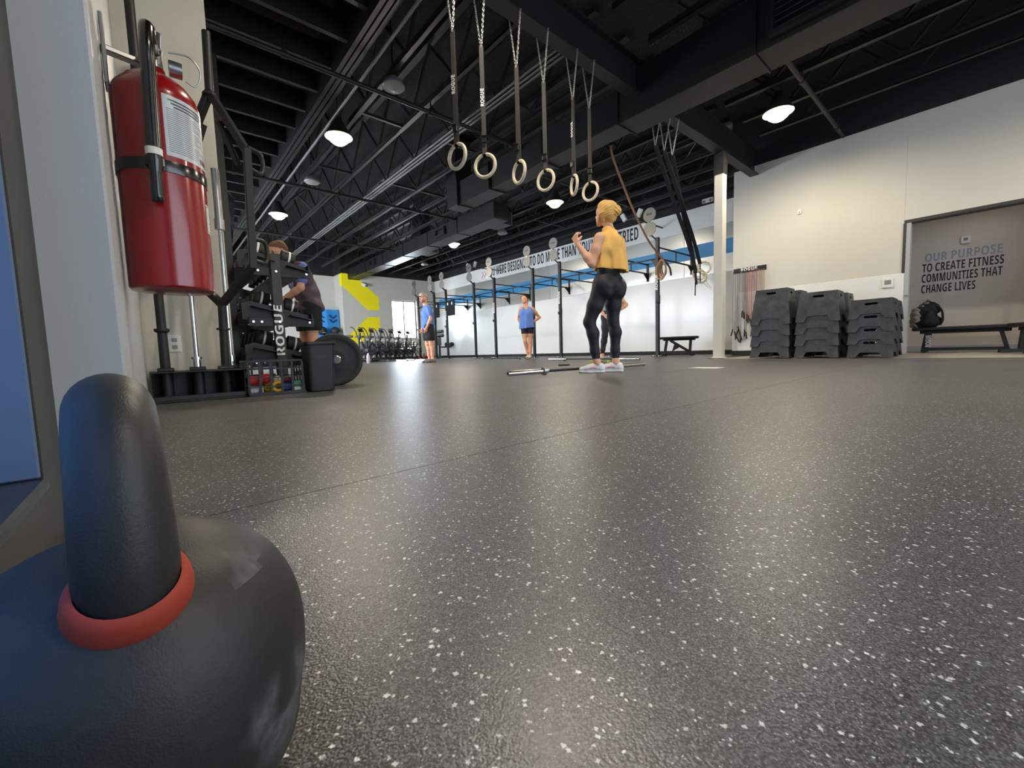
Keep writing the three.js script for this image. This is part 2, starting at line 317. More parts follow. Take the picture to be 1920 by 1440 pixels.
// long wall on the right behind the rig
const wr = structGroup('wall_right');
mb().slab(WX, WX + 0.25, -0.012, 2.0, -18.1, -4.3).build('gloss_panel', M.wallGloss, wr);
mb().slab(WX, WX + 0.25, 2.0, PAINT, -18.1, -4.3).slab(WX, WX + 0.25, -0.012, PAINT, -4.3, 4.6).build('wall_panel', M.hallWall, wr);
mb().slab(WX - 0.03, WX, 3.15, PAINT, FZ, -3.9).build('sign_band', M.white, wr);
{ const seams = [-3.9, -5.35, -7.8, -10.2, -12.65, -15.1, -16.2];      // metal cladding in sheets above and below the blue stripe
  for (let i = 0; i + 1 < seams.length; i++) { mb().slab(WX - 0.014, WX, 2.78, 3.15, seams[i + 1] + 0.004, seams[i] - 0.004, 0.002).build('metal_sheet', M.galv, wr); mb().slab(WX - 0.014, WX, 2.0, 2.43, seams[i + 1] + 0.004, seams[i] - 0.004, 0.002).build('metal_sheet', M.galv, wr); }
  mb().slab(WX - 0.012, WX, 2.43, 2.78, FZ + 0.3, -3.9).build('blue_stripe', M.blue, wr); }
mb().slab(WX - 0.014, WX, 0, 0.1, FZ + 0.02, -4.0).build('baseboard', M.black, wr);
mb().slab(WX - 0.05, WX + 0.25, PAINT, DECK, FZ, -3.0).build('black_band', M.black, wr);
{ const t = letters('YOU WERE DESIGNED TO DO MORE THAN YOU\'VE EVER TRIED', 0.255, 7.0);
  const o = new THREE.Mesh(t, M.lettersBlack); o.name = 'wall_lettering'; o.position.set(WX - 0.0302, 3.28, -13.68); o.rotation.y = -Math.PI / 2; wr.add(o);
  const c = mb(); for (const k of [0, 1]) for (const s of [-1, 1]) c.bar([WX - 0.031, 3.42, -13.95 + k * 0.17], [WX - 0.031, 3.42 + s * 0.13, -14.05 + k * 0.17], 0.05, 0.002); c.build('chevron_mark', M.lettersRed, wr); }
// nearer partition on the right with the doorway
const wp = structGroup('wall_partition');
mb().slab(NX, NX + 0.14, -0.012, PAINT, -3.55, -0.98, 0.003).slab(NX, NX + 0.14, 2.105, PAINT, -0.98, 1.1).slab(NX, NX + 0.14, -0.012, PAINT, 1.1, 4.4).build('wall_panel', M.wall, wp);
mb().slab(NX - 0.02, NX + 0.16, PAINT, DECK, -3.58, 4.4).build('black_band', M.black, wp);
mb().slab(NX - 0.022, NX, 0.1, 1.285, -3.43, -0.955, 0.003).build('wainscot_panel', M.wallGloss, wp);
mb().slab(NX - 0.03, NX, 0, 0.1, -3.55, -0.99, 0.003).build('baseboard', M.black, wp);
const d1 = structGroup('door_1');
mb().slab(NX - 0.015, NX + 0.155, 2.06, 2.11, -0.98, 1.12, 0.003).slab(NX - 0.015, NX + 0.03, 1.29, 2.06, -0.99, -0.95, 0.003).build('door_head', M.bronze, d1);
mb().slab(NX - 0.015, NX + 0.155, 0, 2.06, -0.955, -0.9, 0.004).slab(NX - 0.015, NX + 0.155, 0, 2.06, 1.05, 1.1, 0.004).build('door_jamb', M.pilaster, d1);
mb().cyl([NX - 0.02, 0.93, -0.93], [NX + 0.02, 0.93, -0.93], 0.014, 0.014, 10).box(NX - 0.03, 0.93, -0.92, 0.014, 0.014, 0.06, 0.004).build('door_handle', M.chrome, d1);
// corridor behind the doorway
const wh = structGroup('wall_hall');
mb().slab(NX + 0.14, WX, 2.42, 2.5, -3.4, 4.4).build('hall_ceiling', M.wall, wh);
mb().slab(NX + 0.14, WX, -0.012, 2.42, -1.55, -1.45).slab(NX + 0.14, WX, -0.012, 2.42, 1.9, 2.0).build('wall_panel', M.hallWall, wh);
mb().slab(WX - 0.012, WX, 0, 0.1, -1.45, 0.3).build('baseboard', M.pilaster, wh);
mb().slab(WX - 0.05, WX, 0, 2.0, 0.37, 0.45, 0.004).slab(WX - 0.05, WX, 2.0, 2.08, 0.37, 1.6, 0.004).build('door_casing', M.pilaster, wh);
mb().slab(WX - 0.02, WX, 0.01, 2.0, 0.45, 1.5, 0.003).build('door_leaf', M.wall, wh);
for (const [t, y, z, w, m] of [['OUR PURPOSE', 1.61, -0.85, 0.91, M.lettersPale], ['TO CREATE FITNESS', 1.43, -0.88, 0.96, M.lettersBlack], ['COMMUNITIES THAT', 1.245, -0.88, 0.95, M.lettersBlack], ['CHANGE LIVES', 1.055, -0.88, 0.66, M.lettersBlack]]) {
  const o = new THREE.Mesh(letters(t, 0.105, w), m); o.name = 'wall_lettering'; o.rotation.y = -Math.PI / 2; o.position.set(WX - 0.001, y, z); wh.add(o); o.rotation.y = -Math.PI / 2; }
// free column under the steel beam
{ const c = structGroup('column', [7.62, 0, -3.17]);
  mb().box(0, 1.57, 0, 0.15, 3.16, 0.15, 0.008).build('post', M.wall, c);
  mb().box(0, 3.32, 0, 0.16, 0.36, 0.16).build('painted_head', M.black, c);
  mb().box(0, 0.012, 0, 0.2, 0.024, 0.2, 0.004).build('base_plate', M.wall, c); }

// ceiling deck, joists, beams
struct('ceiling', mb().slab(-0.6, 12.2, DECK, DECK + 0.2, -19.2, 4.7), M.ceilBlack);
{ const st = structGroup('roof_framing');
  const joist = (x, z0, z1) => { // open web joist: chords of paired angles and zigzag web
    const b = mb(), h0 = 3.84, h1 = 4.62;
    b.slab(x - 0.035, x + 0.035, h0, h0 + 0.012, z0, z1).slab(x - 0.035, x - 0.026, h0, h0 + 0.07, z0, z1).slab(x + 0.026, x + 0.035, h0, h0 + 0.07, z0, z1).slab(x - 0.05, x + 0.05, h1, h1 + 0.07, z0, z1);
    const n = Math.max(2, Math.round((z1 - z0) / 0.62));
    for (let i = 0; i < n; i++) { const a = z0 + (z1 - z0) * i / n, c = z0 + (z1 - z0) * (i + 1) / n; b.bar([x, i % 2 ? h0 + 0.05 : h1, a], [x, i % 2 ? h1 : h0 + 0.05, c], 0.03, 0.03); }
    b.build('bar_joist', M.steelBlack, st);
  };
  for (let k = 0; k < 12; k++) { const x = 2.61 + 0.71 * k; if (x > 10.6) break; joist(x, -17.85, -3.55); if (x < 9.0) joist(x, -2.8, 4.3); }
  mb().slab(2.06, 2.11, 3.9, 4.1, -18.8, 4.3).slab(2.13, 2.18, 3.9, 4.1, -18.8, 4.3).slab(2.2, 2.25, 3.9, 4.1, -18.8, 4.3).slab(2.06, 2.25, 4.1, 4.62, -18.8, 4.3).build('girder', M.steelBlack, st);
  for (let i = 0; i < 22; i++) { const z = -4.6 - 0.61 * i; if (z < -18.5) break; mb().slab(0.47, 2.06, 4.0, 4.03, z - 0.03, z + 0.03).slab(0.47, 2.06, 4.03, 4.3, z - 0.008, z + 0.008).build('purlin', M.steelBlack, st); }
  for (let i = 0; i < 4; i++) { const z = 3.2 - 2.2 * i; mb().slab(-0.12, 2.06, 4.0, 4.03, z - 0.03, z + 0.03).slab(-0.12, 2.06, 4.03, 4.3, z - 0.008, z + 0.008).build('purlin', M.steelBlack, st); }
  mb().slab(2.25, 9.15, 3.5, 3.52, -3.245, -3.09).slab(2.25, 9.15, 3.52, 3.9, -3.175, -3.16).slab(2.25, 9.15, 3.9, 3.92, -3.245, -3.09).build('steel_beam', M.steelBlack, st);
  for (const z of [-11.2, -14.6]) for (let k = 0; k < 11; k++) { const x = 2.61 + 0.71 * k; mb().bar([x, 3.87, z], [x + 0.71, 4.5, z], 0.025, 0.025).bar([x, 4.5, z], [x + 0.71, 3.87, z], 0.025, 0.025).build('cross_brace', M.steelBlack, st); }
  for (const z of [-6.3, -8.5, -16.2]) for (let k = 0; k < 11; k += 1) { if (k % 3 === 1) continue; const x = 2.61 + 0.71 * k; mb().slab(x, x + 0.71, 3.85, 3.89, z - 0.02, z + 0.02).build('bridging', M.steelBlack, st); }
}
// conduits and sprinkler pipes
tag(mb().cyl([3.90, 3.79, -17.7], [3.90, 3.79, -3.4], 0.02, 0.02, 8).cyl([3.97, 3.79, -17.7], [3.97, 3.79, -3.3], 0.02, 0.02, 8).cyl([4.04, 3.79, -17.7], [4.04, 3.79, -3.2], 0.02, 0.02, 8).build('conduit_run', M.conduit), 'three parallel grey conduits running under the joists', 'conduit');
tag(mb().cyl([2.38, 3.83, -18.6], [2.30, 3.83, 3], 0.022, 0.022, 8).build('electrical_conduit', M.conduit), 'single thin conduit beside the ribbed girder', 'conduit');
for (const [z, x0, x1, lab] of [[-1.79, 5.9, 9.15, 'black sprinkler pipe beside the lamp above the partition'], [-5.42, 0.5, 5.05, 'black sprinkler pipe crossing under joists, above the hanging rings'], [-9.3, 0.5, 6.3, 'black sprinkler pipe ending at the duct, mid room'], [-13.25, 0.5, 6.42, 'black sprinkler pipe over the far barbell']]) {
  const b = mb().cyl([x0, 3.7, z], [x1, 3.7, z], 0.03, 0.03, 10); for (let x = x0 + 0.9; x < x1; x += 1.9) b.cyl([x, 3.7, z], [x, 3.86, z], 0.012, 0.012, 6).cyl([x - 0.03, 3.7, z], [x + 0.03, 3.7, z], 0.042, 0.042, 10);
  tag(b.build('sprinkler_pipe', M.steelBlack), lab, 'pipe'); }
// ducts
{ const d = thing('air_duct', 'large black rectangular duct with side grille passing under the steel beam', 'duct');
  const cuts = [1.6, -0.35, -1.75, -3.45, -4.9, -6.3, -7.35];
  for (let i = 0; i + 1 < cuts.length; i++) { const big = i < 3; mb().slab(big ? 5.02 : 5.06, big ? 5.46 : 5.42, big ? 3.27 : 3.3, big ? 3.86 : 3.76, cuts[i + 1] + 0.012, cuts[i], 0.006).slab(5.0, 5.47, big ? 3.255 : 3.28, big ? 3.87 : 3.78, cuts[i + 1] - 0.006, cuts[i + 1] + 0.012).build('duct_section', M.duct, d); }
  const g = mb().slab(4.93, 5.02, 3.32, 3.36, -1.6, -0.95).slab(4.93, 5.02, 3.7, 3.74, -1.6, -0.95).slab(4.93, 5.02, 3.36, 3.7, -1.6, -1.56).slab(4.93, 5.02, 3.36, 3.7, -0.99, -0.95); g.build('grille_frame', M.duct, d);
  for (let k = 0; k < 6; k++) mb().box(4.965, 3.39 + k * 0.058, -1.275, 0.04, 0.008, 0.57, 0, 0, 0, 0.6).build('grille_blade', M.black, d);
  mb().slab(5.0, 5.4, 3.3, DECK, -7.72, -7.36, 0.006).build('riser', M.duct, d);
  const e = thing('air_duct', 'black duct with pale underside running back to the yellow chevron', 'duct');
  const cz = [-8.0, -9.6, -11.2, -12.8, -14.4, -16.0, -17.85];
  for (let i = 0; i + 1 < cz.length; i++) mb().slab(6.5, 6.95, 3.46, 3.86, cz[i + 1] + 0.01, cz[i], 0.006).slab(6.48, 6.97, 3.445, 3.875, cz[i + 1] - 0.006, cz[i + 1] + 0.01).build('duct_section', M.duct, e);
  mb().slab(6.56, 6.9, 3.86, DECK, -12.2, -11.7).build('riser', M.duct, e);
  for (const [z, y] of [[-8.6, 3.5], [-12.3, 3.5]]) { mb().slab(6.95, 7.35, y, y + 0.34, z - 0.28, z + 0.28, 0.006).build('branch_duct', M.duct, e); mb().slab(7.35, 7.365, y + 0.01, y + 0.33, z - 0.27, z + 0.27).build('outlet_face', M.cardboardDisc, e); }
  for (const z of [-10.4, -15.2]) { mb().slab(6.42, 6.5, 3.56, 3.6, z - 0.25, z + 0.25).slab(6.42, 6.5, 3.74, 3.78, z - 0.25, z + 0.25).slab(6.42, 6.5, 3.6, 3.74, z - 0.25, z - 0.21).slab(6.42, 6.5, 3.6, 3.74, z + 0.21, z + 0.25).build('grille_frame', M.duct, e); }
}
// ceiling lamps: lit high bays and unlit domes
const lampProf = [[0.01, 0.30], [0.05, 0.3], [0.07, 0.22], [0.16, 0.06], [0.2, 0.0], [0.205, 0.0], [0.166, 0.07], [0.076, 0.23]];
const glowMat = new THREE.MeshStandardMaterial({ color: 0xffffff, emissive: new THREE.Color(1, 0.8, 0.44), emissiveIntensity: 3.4 });
const lampAt = [[2.44, -6.74, 'lit warm lamp beside the ribbed girder'], [2.51, -11.16, 'lit warm lamp at the far end of the girder'], [7.25, -2.2, 'lit warm lamp over the partition with the doorway'], [7.3, -6.74, 'lit warm lamp beyond the hanging rings'], [7.4, -11.16, 'lit warm lamp past the back duct'], [2.44, -2.2, 'lit warm lamp over the rubber floor by the window'], [2.44, 2.2, 'lit warm lamp over the rear corner by the glazed wall'], [7.25, 2.2, 'lit warm lamp over the rear end of the partition']];
for (const [x, z, lab] of lampAt) {
  const t = thing('ceiling_lamp', lab, 'lamp', [x, 3.62, z], 0, 'lit ceiling lamps');
  mb().lathe(lampProf, [0, 0, 0], 28).build('lamp_shade', M.black, t); mb().cyl([0, 0.3, 0], [0, 1.05, 0], 0.008, 0.008, 6).build('hanging_rod', M.black, t);
  mb().lathe([[0.001, -0.115], [0.08, -0.1], [0.13, -0.06], [0.155, 0.0], [0.13, 0.07], [0.001, 0.12]], [0, 0.0, 0], 24).build('glowing_lens', glowMat, t);
  const L = new THREE.PointLight(new THREE.Color(1, 0.88, 0.7), LAMP, 0, 2); L.position.set(0, 0.075, 0); L.shadow.radius = 3; L.castShadow = true; L.name = 'lamp_light'; t.add(L);
}
for (const [x, z, lab] of [[2.64, -5.23, 'unlit grey dome lamp hanging near the first ring chains'], [2.67, -8.98, 'unlit grey dome lamp between the two lit girder lamps'], [8.12, -9.63, 'unlit grey dome lamp between the rig and the back duct'], [8.35, -14.7, 'unlit grey dome lamp near the far end of the rig']]) {
  const t = thing('dome_lamp', lab, 'lamp', [x, 3.72, z], 0, 'unlit dome lamps');
  mb().lathe([[0.001, 0.12], [0.05, 0.12], [0.11, 0.07], [0.15, 0.0], [0.13, -0.02], [0.001, -0.05]], [0, 0, 0], 24).build('dome', M.ceramicGrey, t); mb().cyl([0, 0.1, 0], [0, 0.95, 0], 0.012, 0.012, 6).build('hanging_rod', M.black, t); }

{ const t = thing('hall_light', 'slim white light strip on the corridor ceiling', 'light fitting', [10.0, 2.4, -0.15]);
  mb().box(0, 0.008, 0, 0.16, 0.024, 0.9, 0.003).build('housing', M.whitePlastic, t); mb().box(0, -0.008, 0, 0.13, 0.008, 0.86).build('diffuser', new THREE.MeshStandardMaterial({ color: 0xffffff, emissive: new THREE.Color(1, 0.92, 0.84), emissiveIntensity: 3 }), t);
  const L = new THREE.RectAreaLight(new THREE.Color(1, 0.92, 0.84), 9, 0.13, 0.86); L.position.set(0, -0.015, 0); L.rotation.x = -Math.PI / 2; L.name = 'strip_light'; t.add(L); }
// ================= things by the window and the return wall =================
function sweep(pts, radii, n = 16, caps = true) {                        // round bar with a radius at every point, rotation minimising frames
  const P = pts.map((p) => V(...p)), pos = [], idx = []; let u = null;
  const k = P.length;
  for (let i = 0; i < k; i++) {
    const t = P[Math.min(i + 1, k - 1)].clone().sub(P[Math.max(i - 1, 0)]).normalize();
    if (!u) u = (Math.abs(t.y) > 0.9 ? V(1, 0, 0) : V(0, 1, 0)); u = u.clone().sub(t.clone().multiplyScalar(u.dot(t))).normalize();
    const w = t.clone().cross(u);
    for (let j = 0; j < n; j++) { const a = j / n * Math.PI * 2; const q = P[i].clone().addScaledVector(u, Math.cos(a) * radii[i]).addScaledVector(w, Math.sin(a) * radii[i]); pos.push(q.x, q.y, q.z); }
  }
  for (let i = 0; i + 1 < k; i++) for (let j = 0; j < n; j++) { const a = i * n + j, b = i * n + (j + 1) % n, c = a + n, d = b + n; idx.push(a, b, c, b, d, c); }
  if (caps) for (const [i, f] of [[0, 1], [k - 1, 0]]) { const c = pos.length / 3; pos.push(P[i].x, P[i].y, P[i].z); for (let j = 0; j < n; j++) { const a = i * n + j, b = i * n + (j + 1) % n; f ? idx.push(c, b, a) : idx.push(c, a, b); } }
  const g = new THREE.BufferGeometry(); g.setAttribute('position', new THREE.BufferAttribute(new Float32Array(pos), 3)); g.setIndex(idx); g.computeVertexNormals(); return g;
}
const arc = (n, f) => Array.from({ length: n + 1 }, (_, i) => f(i / n));
// kettlebell in the foreground
{ const t = thing('kettlebell', 'black powder-coated kettlebell with orange handle bands on the floor by the window', 'kettlebell', [-0.02, 0, -0.318], 0.07);
  const prof = [[0.001, 0], [0.058, 0], [0.064, 0.003], [0.078, 0.02], [0.083, 0.046], [0.0868, 0.074], [0.0852, 0.1], [0.078, 0.123], [0.065, 0.1415], [0.045, 0.155], [0.022, 0.162], [0.001, 0.164]];
  const curve = new THREE.SplineCurve(prof.slice(2).map((p) => new THREE.Vector2(...p))).getPoints(40).map((p) => [Math.max(0.0005, p.x), p.y]);
  mb().lathe([[0.001, 0], [0.058, 0], ...curve], [0, 0, 0], 72).build('bell', M.kettleBell, t);
  const pts = arc(40, (s) => { const a = Math.PI * (1.0 - s); const c = Math.cos(a), q = Math.sin(a); const e = 0.42; return [0, 0.138 + 0.0985 * Math.pow(Math.abs(q), e), 0.054 * Math.sign(c) * Math.pow(Math.abs(c), 0.62)]; });
  mb().add(sweep(pts, pts.map((p, i) => 0.0178 + 0.0022 * Math.pow(Math.abs(i / 40 - 0.5) * 2, 6)), 28)).build('handle', M.kettle, t);
  for (const s of [1, -1]) mb().lathe([[0.019, 0.0085], [0.0214, 0.0078], [0.0232, 0.004], [0.0242, -0.002], [0.0244, -0.014], [0.018, -0.014]], [0, 0, 0], 36, M4(0, 0.1515, 0.054 * s, 0.56 * s, 0, 0)).build('color_band', M.orange, t);
}
// fire extinguisher on the pilaster
{ const t = thing('fire_extinguisher', 'red fire extinguisher with black hose and paper label hung on the pilaster', 'extinguisher', [0.054, 0, -1.33]);
  const R = 0.083;
  mb().lathe([[0.001, 0.43], [R - 0.004, 0.43], [R, 0.436], [R, 0.868], [R - 0.005, 0.888], [R - 0.02, 0.91], [0.045, 0.925], [0.024, 0.932], [0.022, 0.95], [0.001, 0.95]], [0, 0, 0], 56).build('cylinder', M.red, t);
  const v = mb().cyl([0, 0.94, 0], [0, 0.99, 0], 0.02, 0.018, 16).box(0.0, 0.98, 0.03, 0.02, 0.03, 0.05, 0.004).cyl([0.03, 0.965, 0], [0.055, 0.965, 0], 0.018, 0.018, 14); v.build('valve', M.steel, t);
  mb().box(0.01, 0.995, -0.05, 0.02, 0.006, 0.15, 0.002, 0.1).box(0.01, 1.018, -0.05, 0.02, 0.006, 0.15, 0.002, -0.08).build('carry_handle', M.steel, t);
  mb().tube([[0.03, 0.99, 0.02], [0.07, 0.995, 0.02], [0.09, 0.97, 0.015], [0.08, 0.935, 0.01], [0.06, 0.94, 0.012]], 0.0018, 6, 24).build('safety_pin_wire', M.steel, t);
  const hp = [[0, 0.97, 0.03], [-0.004, 0.995, 0.06], [-0.008, 0.99, 0.09], [-0.0105, 0.95, 0.104], [-0.012, 0.9, 0.102], [-0.014, 0.82, 0.1], [-0.016, 0.7, 0.1], [-0.017, 0.615, 0.1]];
  const hc = new THREE.CatmullRomCurve3(hp.map((p) => V(...p))).getPoints(50).map((p) => [p.x, p.y, p.z]);
  mb().add(sweep(hc, hc.map((p) => (p[1] < 0.69 ? 0.011 : 0.0138)), 20)).build('hose', M.gloss, t);
  mb().cyl([-0.016, 0.713, 0.1], [-0.016, 0.728, 0.1], 0.0155, 0.0155, 20).build('hose_clip', M.whitePlastic, t);
  mb().lathe([[R, 0.69], [R + 0.0025, 0.69], [R + 0.0025, 0.715], [R, 0.715]], [0, 0, 0], 56).box(-0.016, 0.702, 0.092, 0.034, 0.024, 0.02, 0.004).build('band', M.gloss, t);
  // printed labels
  const cv = document.createElement('canvas'); cv.width = 512; cv.height = 512; const c = cv.getContext('2d');
  c.fillStyle = '#c9ccce'; c.fillRect(0, 0, 512, 512); c.fillStyle = '#7b8187'; for (let i = 0; i < 22; i++) c.fillRect(24, 110 + i * 17, 200 + ((i * 73) % 250), 7); c.fillStyle = '#3b3f45'; for (let i = 0; i < 3; i++) c.fillRect(40 + i * 20, 30 + i * 26, 400 - i * 70, 14); c.fillStyle = '#5a2a2e'; c.fillRect(300, 430, 180, 50);
  const lt = new THREE.CanvasTexture(cv); lt.colorSpace = THREE.SRGBColorSpace;
  const lab = new THREE.Mesh(new THREE.CylinderGeometry(R + 0.0006, R + 0.0006, 0.135, 32, 1, true, 0.08, 1.6), phys(0xffffff, 0.3, { map: lt })); lab.name = 'instruction_label'; lab.position.y = 0.795; t.add(lab);
  const cv2 = document.createElement('canvas'); cv2.width = 256; cv2.height = 256; const e = cv2.getContext('2d');
  e.fillStyle = '#eceae4'; e.fillRect(0, 0, 256, 256); e.strokeStyle = '#222'; e.lineWidth = 10; e.strokeRect(14, 14, 228, 228); e.fillStyle = '#7c1a16'; e.beginPath(); e.arc(110, 90, 38, 0, 7); e.fill(); e.fillStyle = '#222'; e.fillRect(60, 150, 130, 14); e.fillRect(60, 180, 90, 12); e.fillRect(60, 204, 110, 12);
  const lt2 = new THREE.CanvasTexture(cv2); lt2.colorSpace = THREE.SRGBColorSpace;
  const lab2 = new THREE.Mesh(new THREE.CylinderGeometry(R + 0.0006, R + 0.0006, 0.07, 16, 1, true, 1.12, 0.85), phys(0xffffff, 0.35, { map: lt2 })); lab2.name = 'hazard_label'; lab2.position.y = 0.61; t.add(lab2);
  mb().box(-0.045, 0.968, -0.02, 0.09, 0.012, 0.022, 0.002, 0, 0.2).box(-0.083, 0.958, -0.01, 0.008, 0.15, 0.05, 0.002).build('wall_bracket', M.steel, t);
}
// wall outlet on the return wall
{ const t = thing('wall_outlet', 'white electrical outlet plate low on the return wall', 'outlet', [0.125, 0.38, -3.738]);
  mb().box(0, 0, 0, 0.075, 0.118, 0.006, 0.002).build('plate', M.whitePlastic, t); for (const s of [-1, 1]) mb().box(0, s * 0.024, 0.004, 0.03, 0.026, 0.004, 0.002).build('socket', M.ceramicGrey, t); }
// vertical bar holder with bars standing in it
{ const t = thing('bar_holder', 'black steel floor holder for upright bars against the return wall', 'bar holder', [0.225, 0, -3.48]);
  mb().slab(-0.245, 0.245, 0.184, 0.193, -0.16, 0.155, 0.002).build('top_plate', M.satinBlack, t);
  mb().slab(-0.245, 0.245, 0.0, 0.012, -0.16, 0.16, 0.002).slab(-0.245, 0.245, 0.012, 0.04, 0.152, 0.16, 0.002).build('tray', M.satinBlack, t);
  mb().slab(0.238, 0.246, 0.012, 0.184, -0.16, 0.155, 0.001).slab(-0.246, -0.238, 0.012, 0.184, -0.16, 0.155, 0.001).slab(-0.238, 0.238, 0.012, 0.184, -0.16, -0.152).build('side_plate', M.satinBlack, t);
  for (const x of [-0.165, 0.0, 0.155]) { mb().cyl([x, 0.012, 0.0], [x, 0.184, 0.0], 0.034, 0.034, 20).build('holder_tube', M.powder, t); mb().box(x, 0.204, 0, 0.085, 0.022, 0.085, 0.004).build('socket_block', M.satinBlack, t); }
  for (const x of [-0.165, 0.0, 0.203]) { mb().cyl([x, 0.012, -0.1], [x, 0.184, -0.1], 0.03, 0.03, 16).build('holder_tube', M.powder, t); mb().box(x, 0.204, -0.1, 0.075, 0.022, 0.075, 0.004).build('socket_block', M.satinBlack, t); }
}
{ const t = thing('axle_bar', 'thick matte black axle bar standing upright beside the extinguisher', 'barbell', [0.06, 0.2155, -3.48]);
  mb().cyl([0, 0, 0], [0, 0.24, 0], 0.027, 0.025, 20).build('sleeve', M.powder, t); mb().cyl([0, 0.235, 0], [0, 0.25, 0], 0.04, 0.04, 20).cyl([0, 0.225, 0], [0, 0.235, 0], 0.03, 0.04, 20).build('collar', M.powder, t); mb().cyl([0, 0.25, 0], [0, 2.3, 0], 0.0245, 0.0245, 20).build('shaft', M.powder, t); }
{ const t = thing('chrome_bar', 'slim chrome bar standing upright below the extinguisher', 'barbell', [0.225, 0.2155, -3.48]);
  mb().cyl([0, 0, 0], [0, 1.25, 0], 0.014, 0.014, 16).build('shaft', M.chrome, t); mb().cyl([0, 0.0, 0], [0, 0.05, 0], 0.022, 0.022, 16).cyl([0, 0.05, 0], [0, 0.066, 0], 0.031, 0.031, 20).build('collar', M.chrome, t); }
{ const t = thing('chrome_bar', 'chrome barbell with ribbed sleeve standing behind the hex bar', 'barbell', [0.428, 0.2155, -3.58]);
  mb().cyl([0, 0, 0], [0, 0.95, 0], 0.0135, 0.0135, 16).build('shaft', M.chrome, t); mb().cyl([0, 0.95, 0], [0, 1.02, 0], 0.03, 0.03, 18).cyl([0, 1.02, 0], [0, 1.36, 0], 0.0245, 0.0245, 18).build('sleeve', M.steel, t); mb().cyl([0, 0, 0], [0, 0.07, 0], 0.027, 0.027, 16).build('collar', M.chrome, t); }
{ const t = thing('hex_bar', 'black hex trap bar with raised handles standing on end in the bar holder', 'trap bar', [0.38, 0.2155, -3.48], 0);
  const d = [0.6, 0.8], at = (s, y) => [d[0] * s + y * 0.024, y, d[1] * s];      // leans slightly with its holder
  mb().cyl(at(0, 0), at(0, 0.45), 0.025, 0.025, 18).cyl(at(0, 1.78), at(0, 2.2), 0.025, 0.025, 18).build('sleeve', M.powder, t);
  mb().cyl(at(0, 0.245), at(0, 0.258), 0.04, 0.04, 18).cyl(at(0, 1.79), at(0, 1.805), 0.042, 0.042, 18).build('collar', M.powder, t);
  const f = mb();
  for (const s of [-1, 1]) f.bar(at(0, 0.42), at(0.27 * s, 0.66), 0.045, 0.045, 0.005).bar(at(0.27 * s, 0.64), at(0.27 * s, 1.42), 0.045, 0.045, 0.005).bar(at(0.27 * s, 1.4), at(0, 1.82), 0.045, 0.045, 0.005);
  f.build('frame', M.powder, t);
  for (const s of [-1, 1]) for (const [y0, y1] of [[0.70, 0.84], [1.30, 1.43]]) { const n = [d[1], -d[0]]; const a = at(0.27 * s, y0), b = at(0.27 * s, y1), k = 0.13;
    mb().tube([[a[0], a[1], a[2]], [a[0] + n[0] * k * 0.8, a[1], a[2] + n[1] * k * 0.8], [a[0] + n[0] * k, (a[1] + b[1]) / 2, a[2] + n[1] * k], [b[0] + n[0] * k * 0.8, b[1], b[2] + n[1] * k * 0.8], [b[0], b[1], b[2]]], 0.0145, 10, 28).build('handle', M.powder, t); }
  const gs = mb(); for (const s of [-1, 1]) gs.bar(at(0.06 * s, 1.62), at(0.2 * s, 1.32), 0.03, 0.03, 0.003); gs.build('gusset', M.powder, t);
}
// slim black post and wall screen beyond the corner
{ const t = thing('wall_post', 'tall black steel post standing just beyond the return wall', 'post', [0.585, 0, -4.55]); mb().box(0, 1.45, 0, 0.07, 2.9, 0.09, 0.004).build('post_tube', M.satinBlack, t); mb().box(0, 0.005, 0, 0.14, 0.01, 0.14).build('base_plate', M.satinBlack, t); }
{ const t = thing('wall_screen', 'black flat television on an arm mount beyond the return wall', 'television', [0.60, 1.78, -5.2], 1.15);
  mb().box(0, 0, 0, 0.92, 0.54, 0.045, 0.008, 0.12).build('casing', M.satinBlack, t); mb().box(0, 0.003, 0.024, 0.88, 0.5, 0.004, 0, 0.12).build('screen', M.screen, t); mb().bar([0, 0, -0.02], [-0.02, 0.02, -0.14], 0.12, 0.12).build('mount_arm', M.satinBlack, t); }
// dumbbell rack
{ const t = thing('dumbbell_rack', 'black three-tier dumbbell rack with white lettered upright', 'rack', [0.84, 0, -4.0]);
  for (const z of [0, -1.9]) {
    mb().box(0, 0.58, z, 0.076, 1.1, 0.076, 0.004).build('upright', M.powderGrey, t);
    mb().box(0.02, 0.03, z, 0.58, 0.06, 0.076, 0.004).build('foot', M.powder, t);
    for (const y of [0.98, 0.56, 0.22]) { mb().box(0.03, y, z + 0.012, 0.5, 0.075, 0.012, 0.002).build('arm', M.powder, t); for (const x of [-0.19, -0.13, 0.0, 0.24]) mb().cyl([x, y, z + 0.018 + (Math.abs(x) < 0.035 ? 0.02 : 0)], [x, y, z + 0.03 + (Math.abs(x) < 0.035 ? 0.018 : 0)], 0.011, 0.009, 8).build('bolt', M.chrome, t);
      mb().extrude([[-0.26, y + 0.02], [0.27, y - 0.03], [0.29, y + 0.03], [0.26, y + 0.06], [-0.2, y + 0.17], [-0.26, y + 0.15]], 0.01, 0, M4(0, 0, z - 0.01)).build('end_plate', M.powder, t); }
  }
  for (const y of [0.98, 0.56, 0.22]) { mb().box(-0.1, y + 0.105, -0.93, 0.2, 0.008, 1.98, 0, 0, 0, -0.23).box(0.17, y + 0.04, -0.93, 0.17, 0.008, 1.98, 0, 0, 0, -0.23).box(0.255, y + 0.045, -0.93, 0.01, 0.06, 1.98).build('tray', M.powder, t); }
  const o = new THREE.Mesh(letters('ROGUE', 0.046, 0.42), M.lettersWhite); o.name = 'upright_lettering'; o.rotation.z = Math.PI / 2; o.position.set(0.023, 0.28, 0.0392); t.add(o);
}
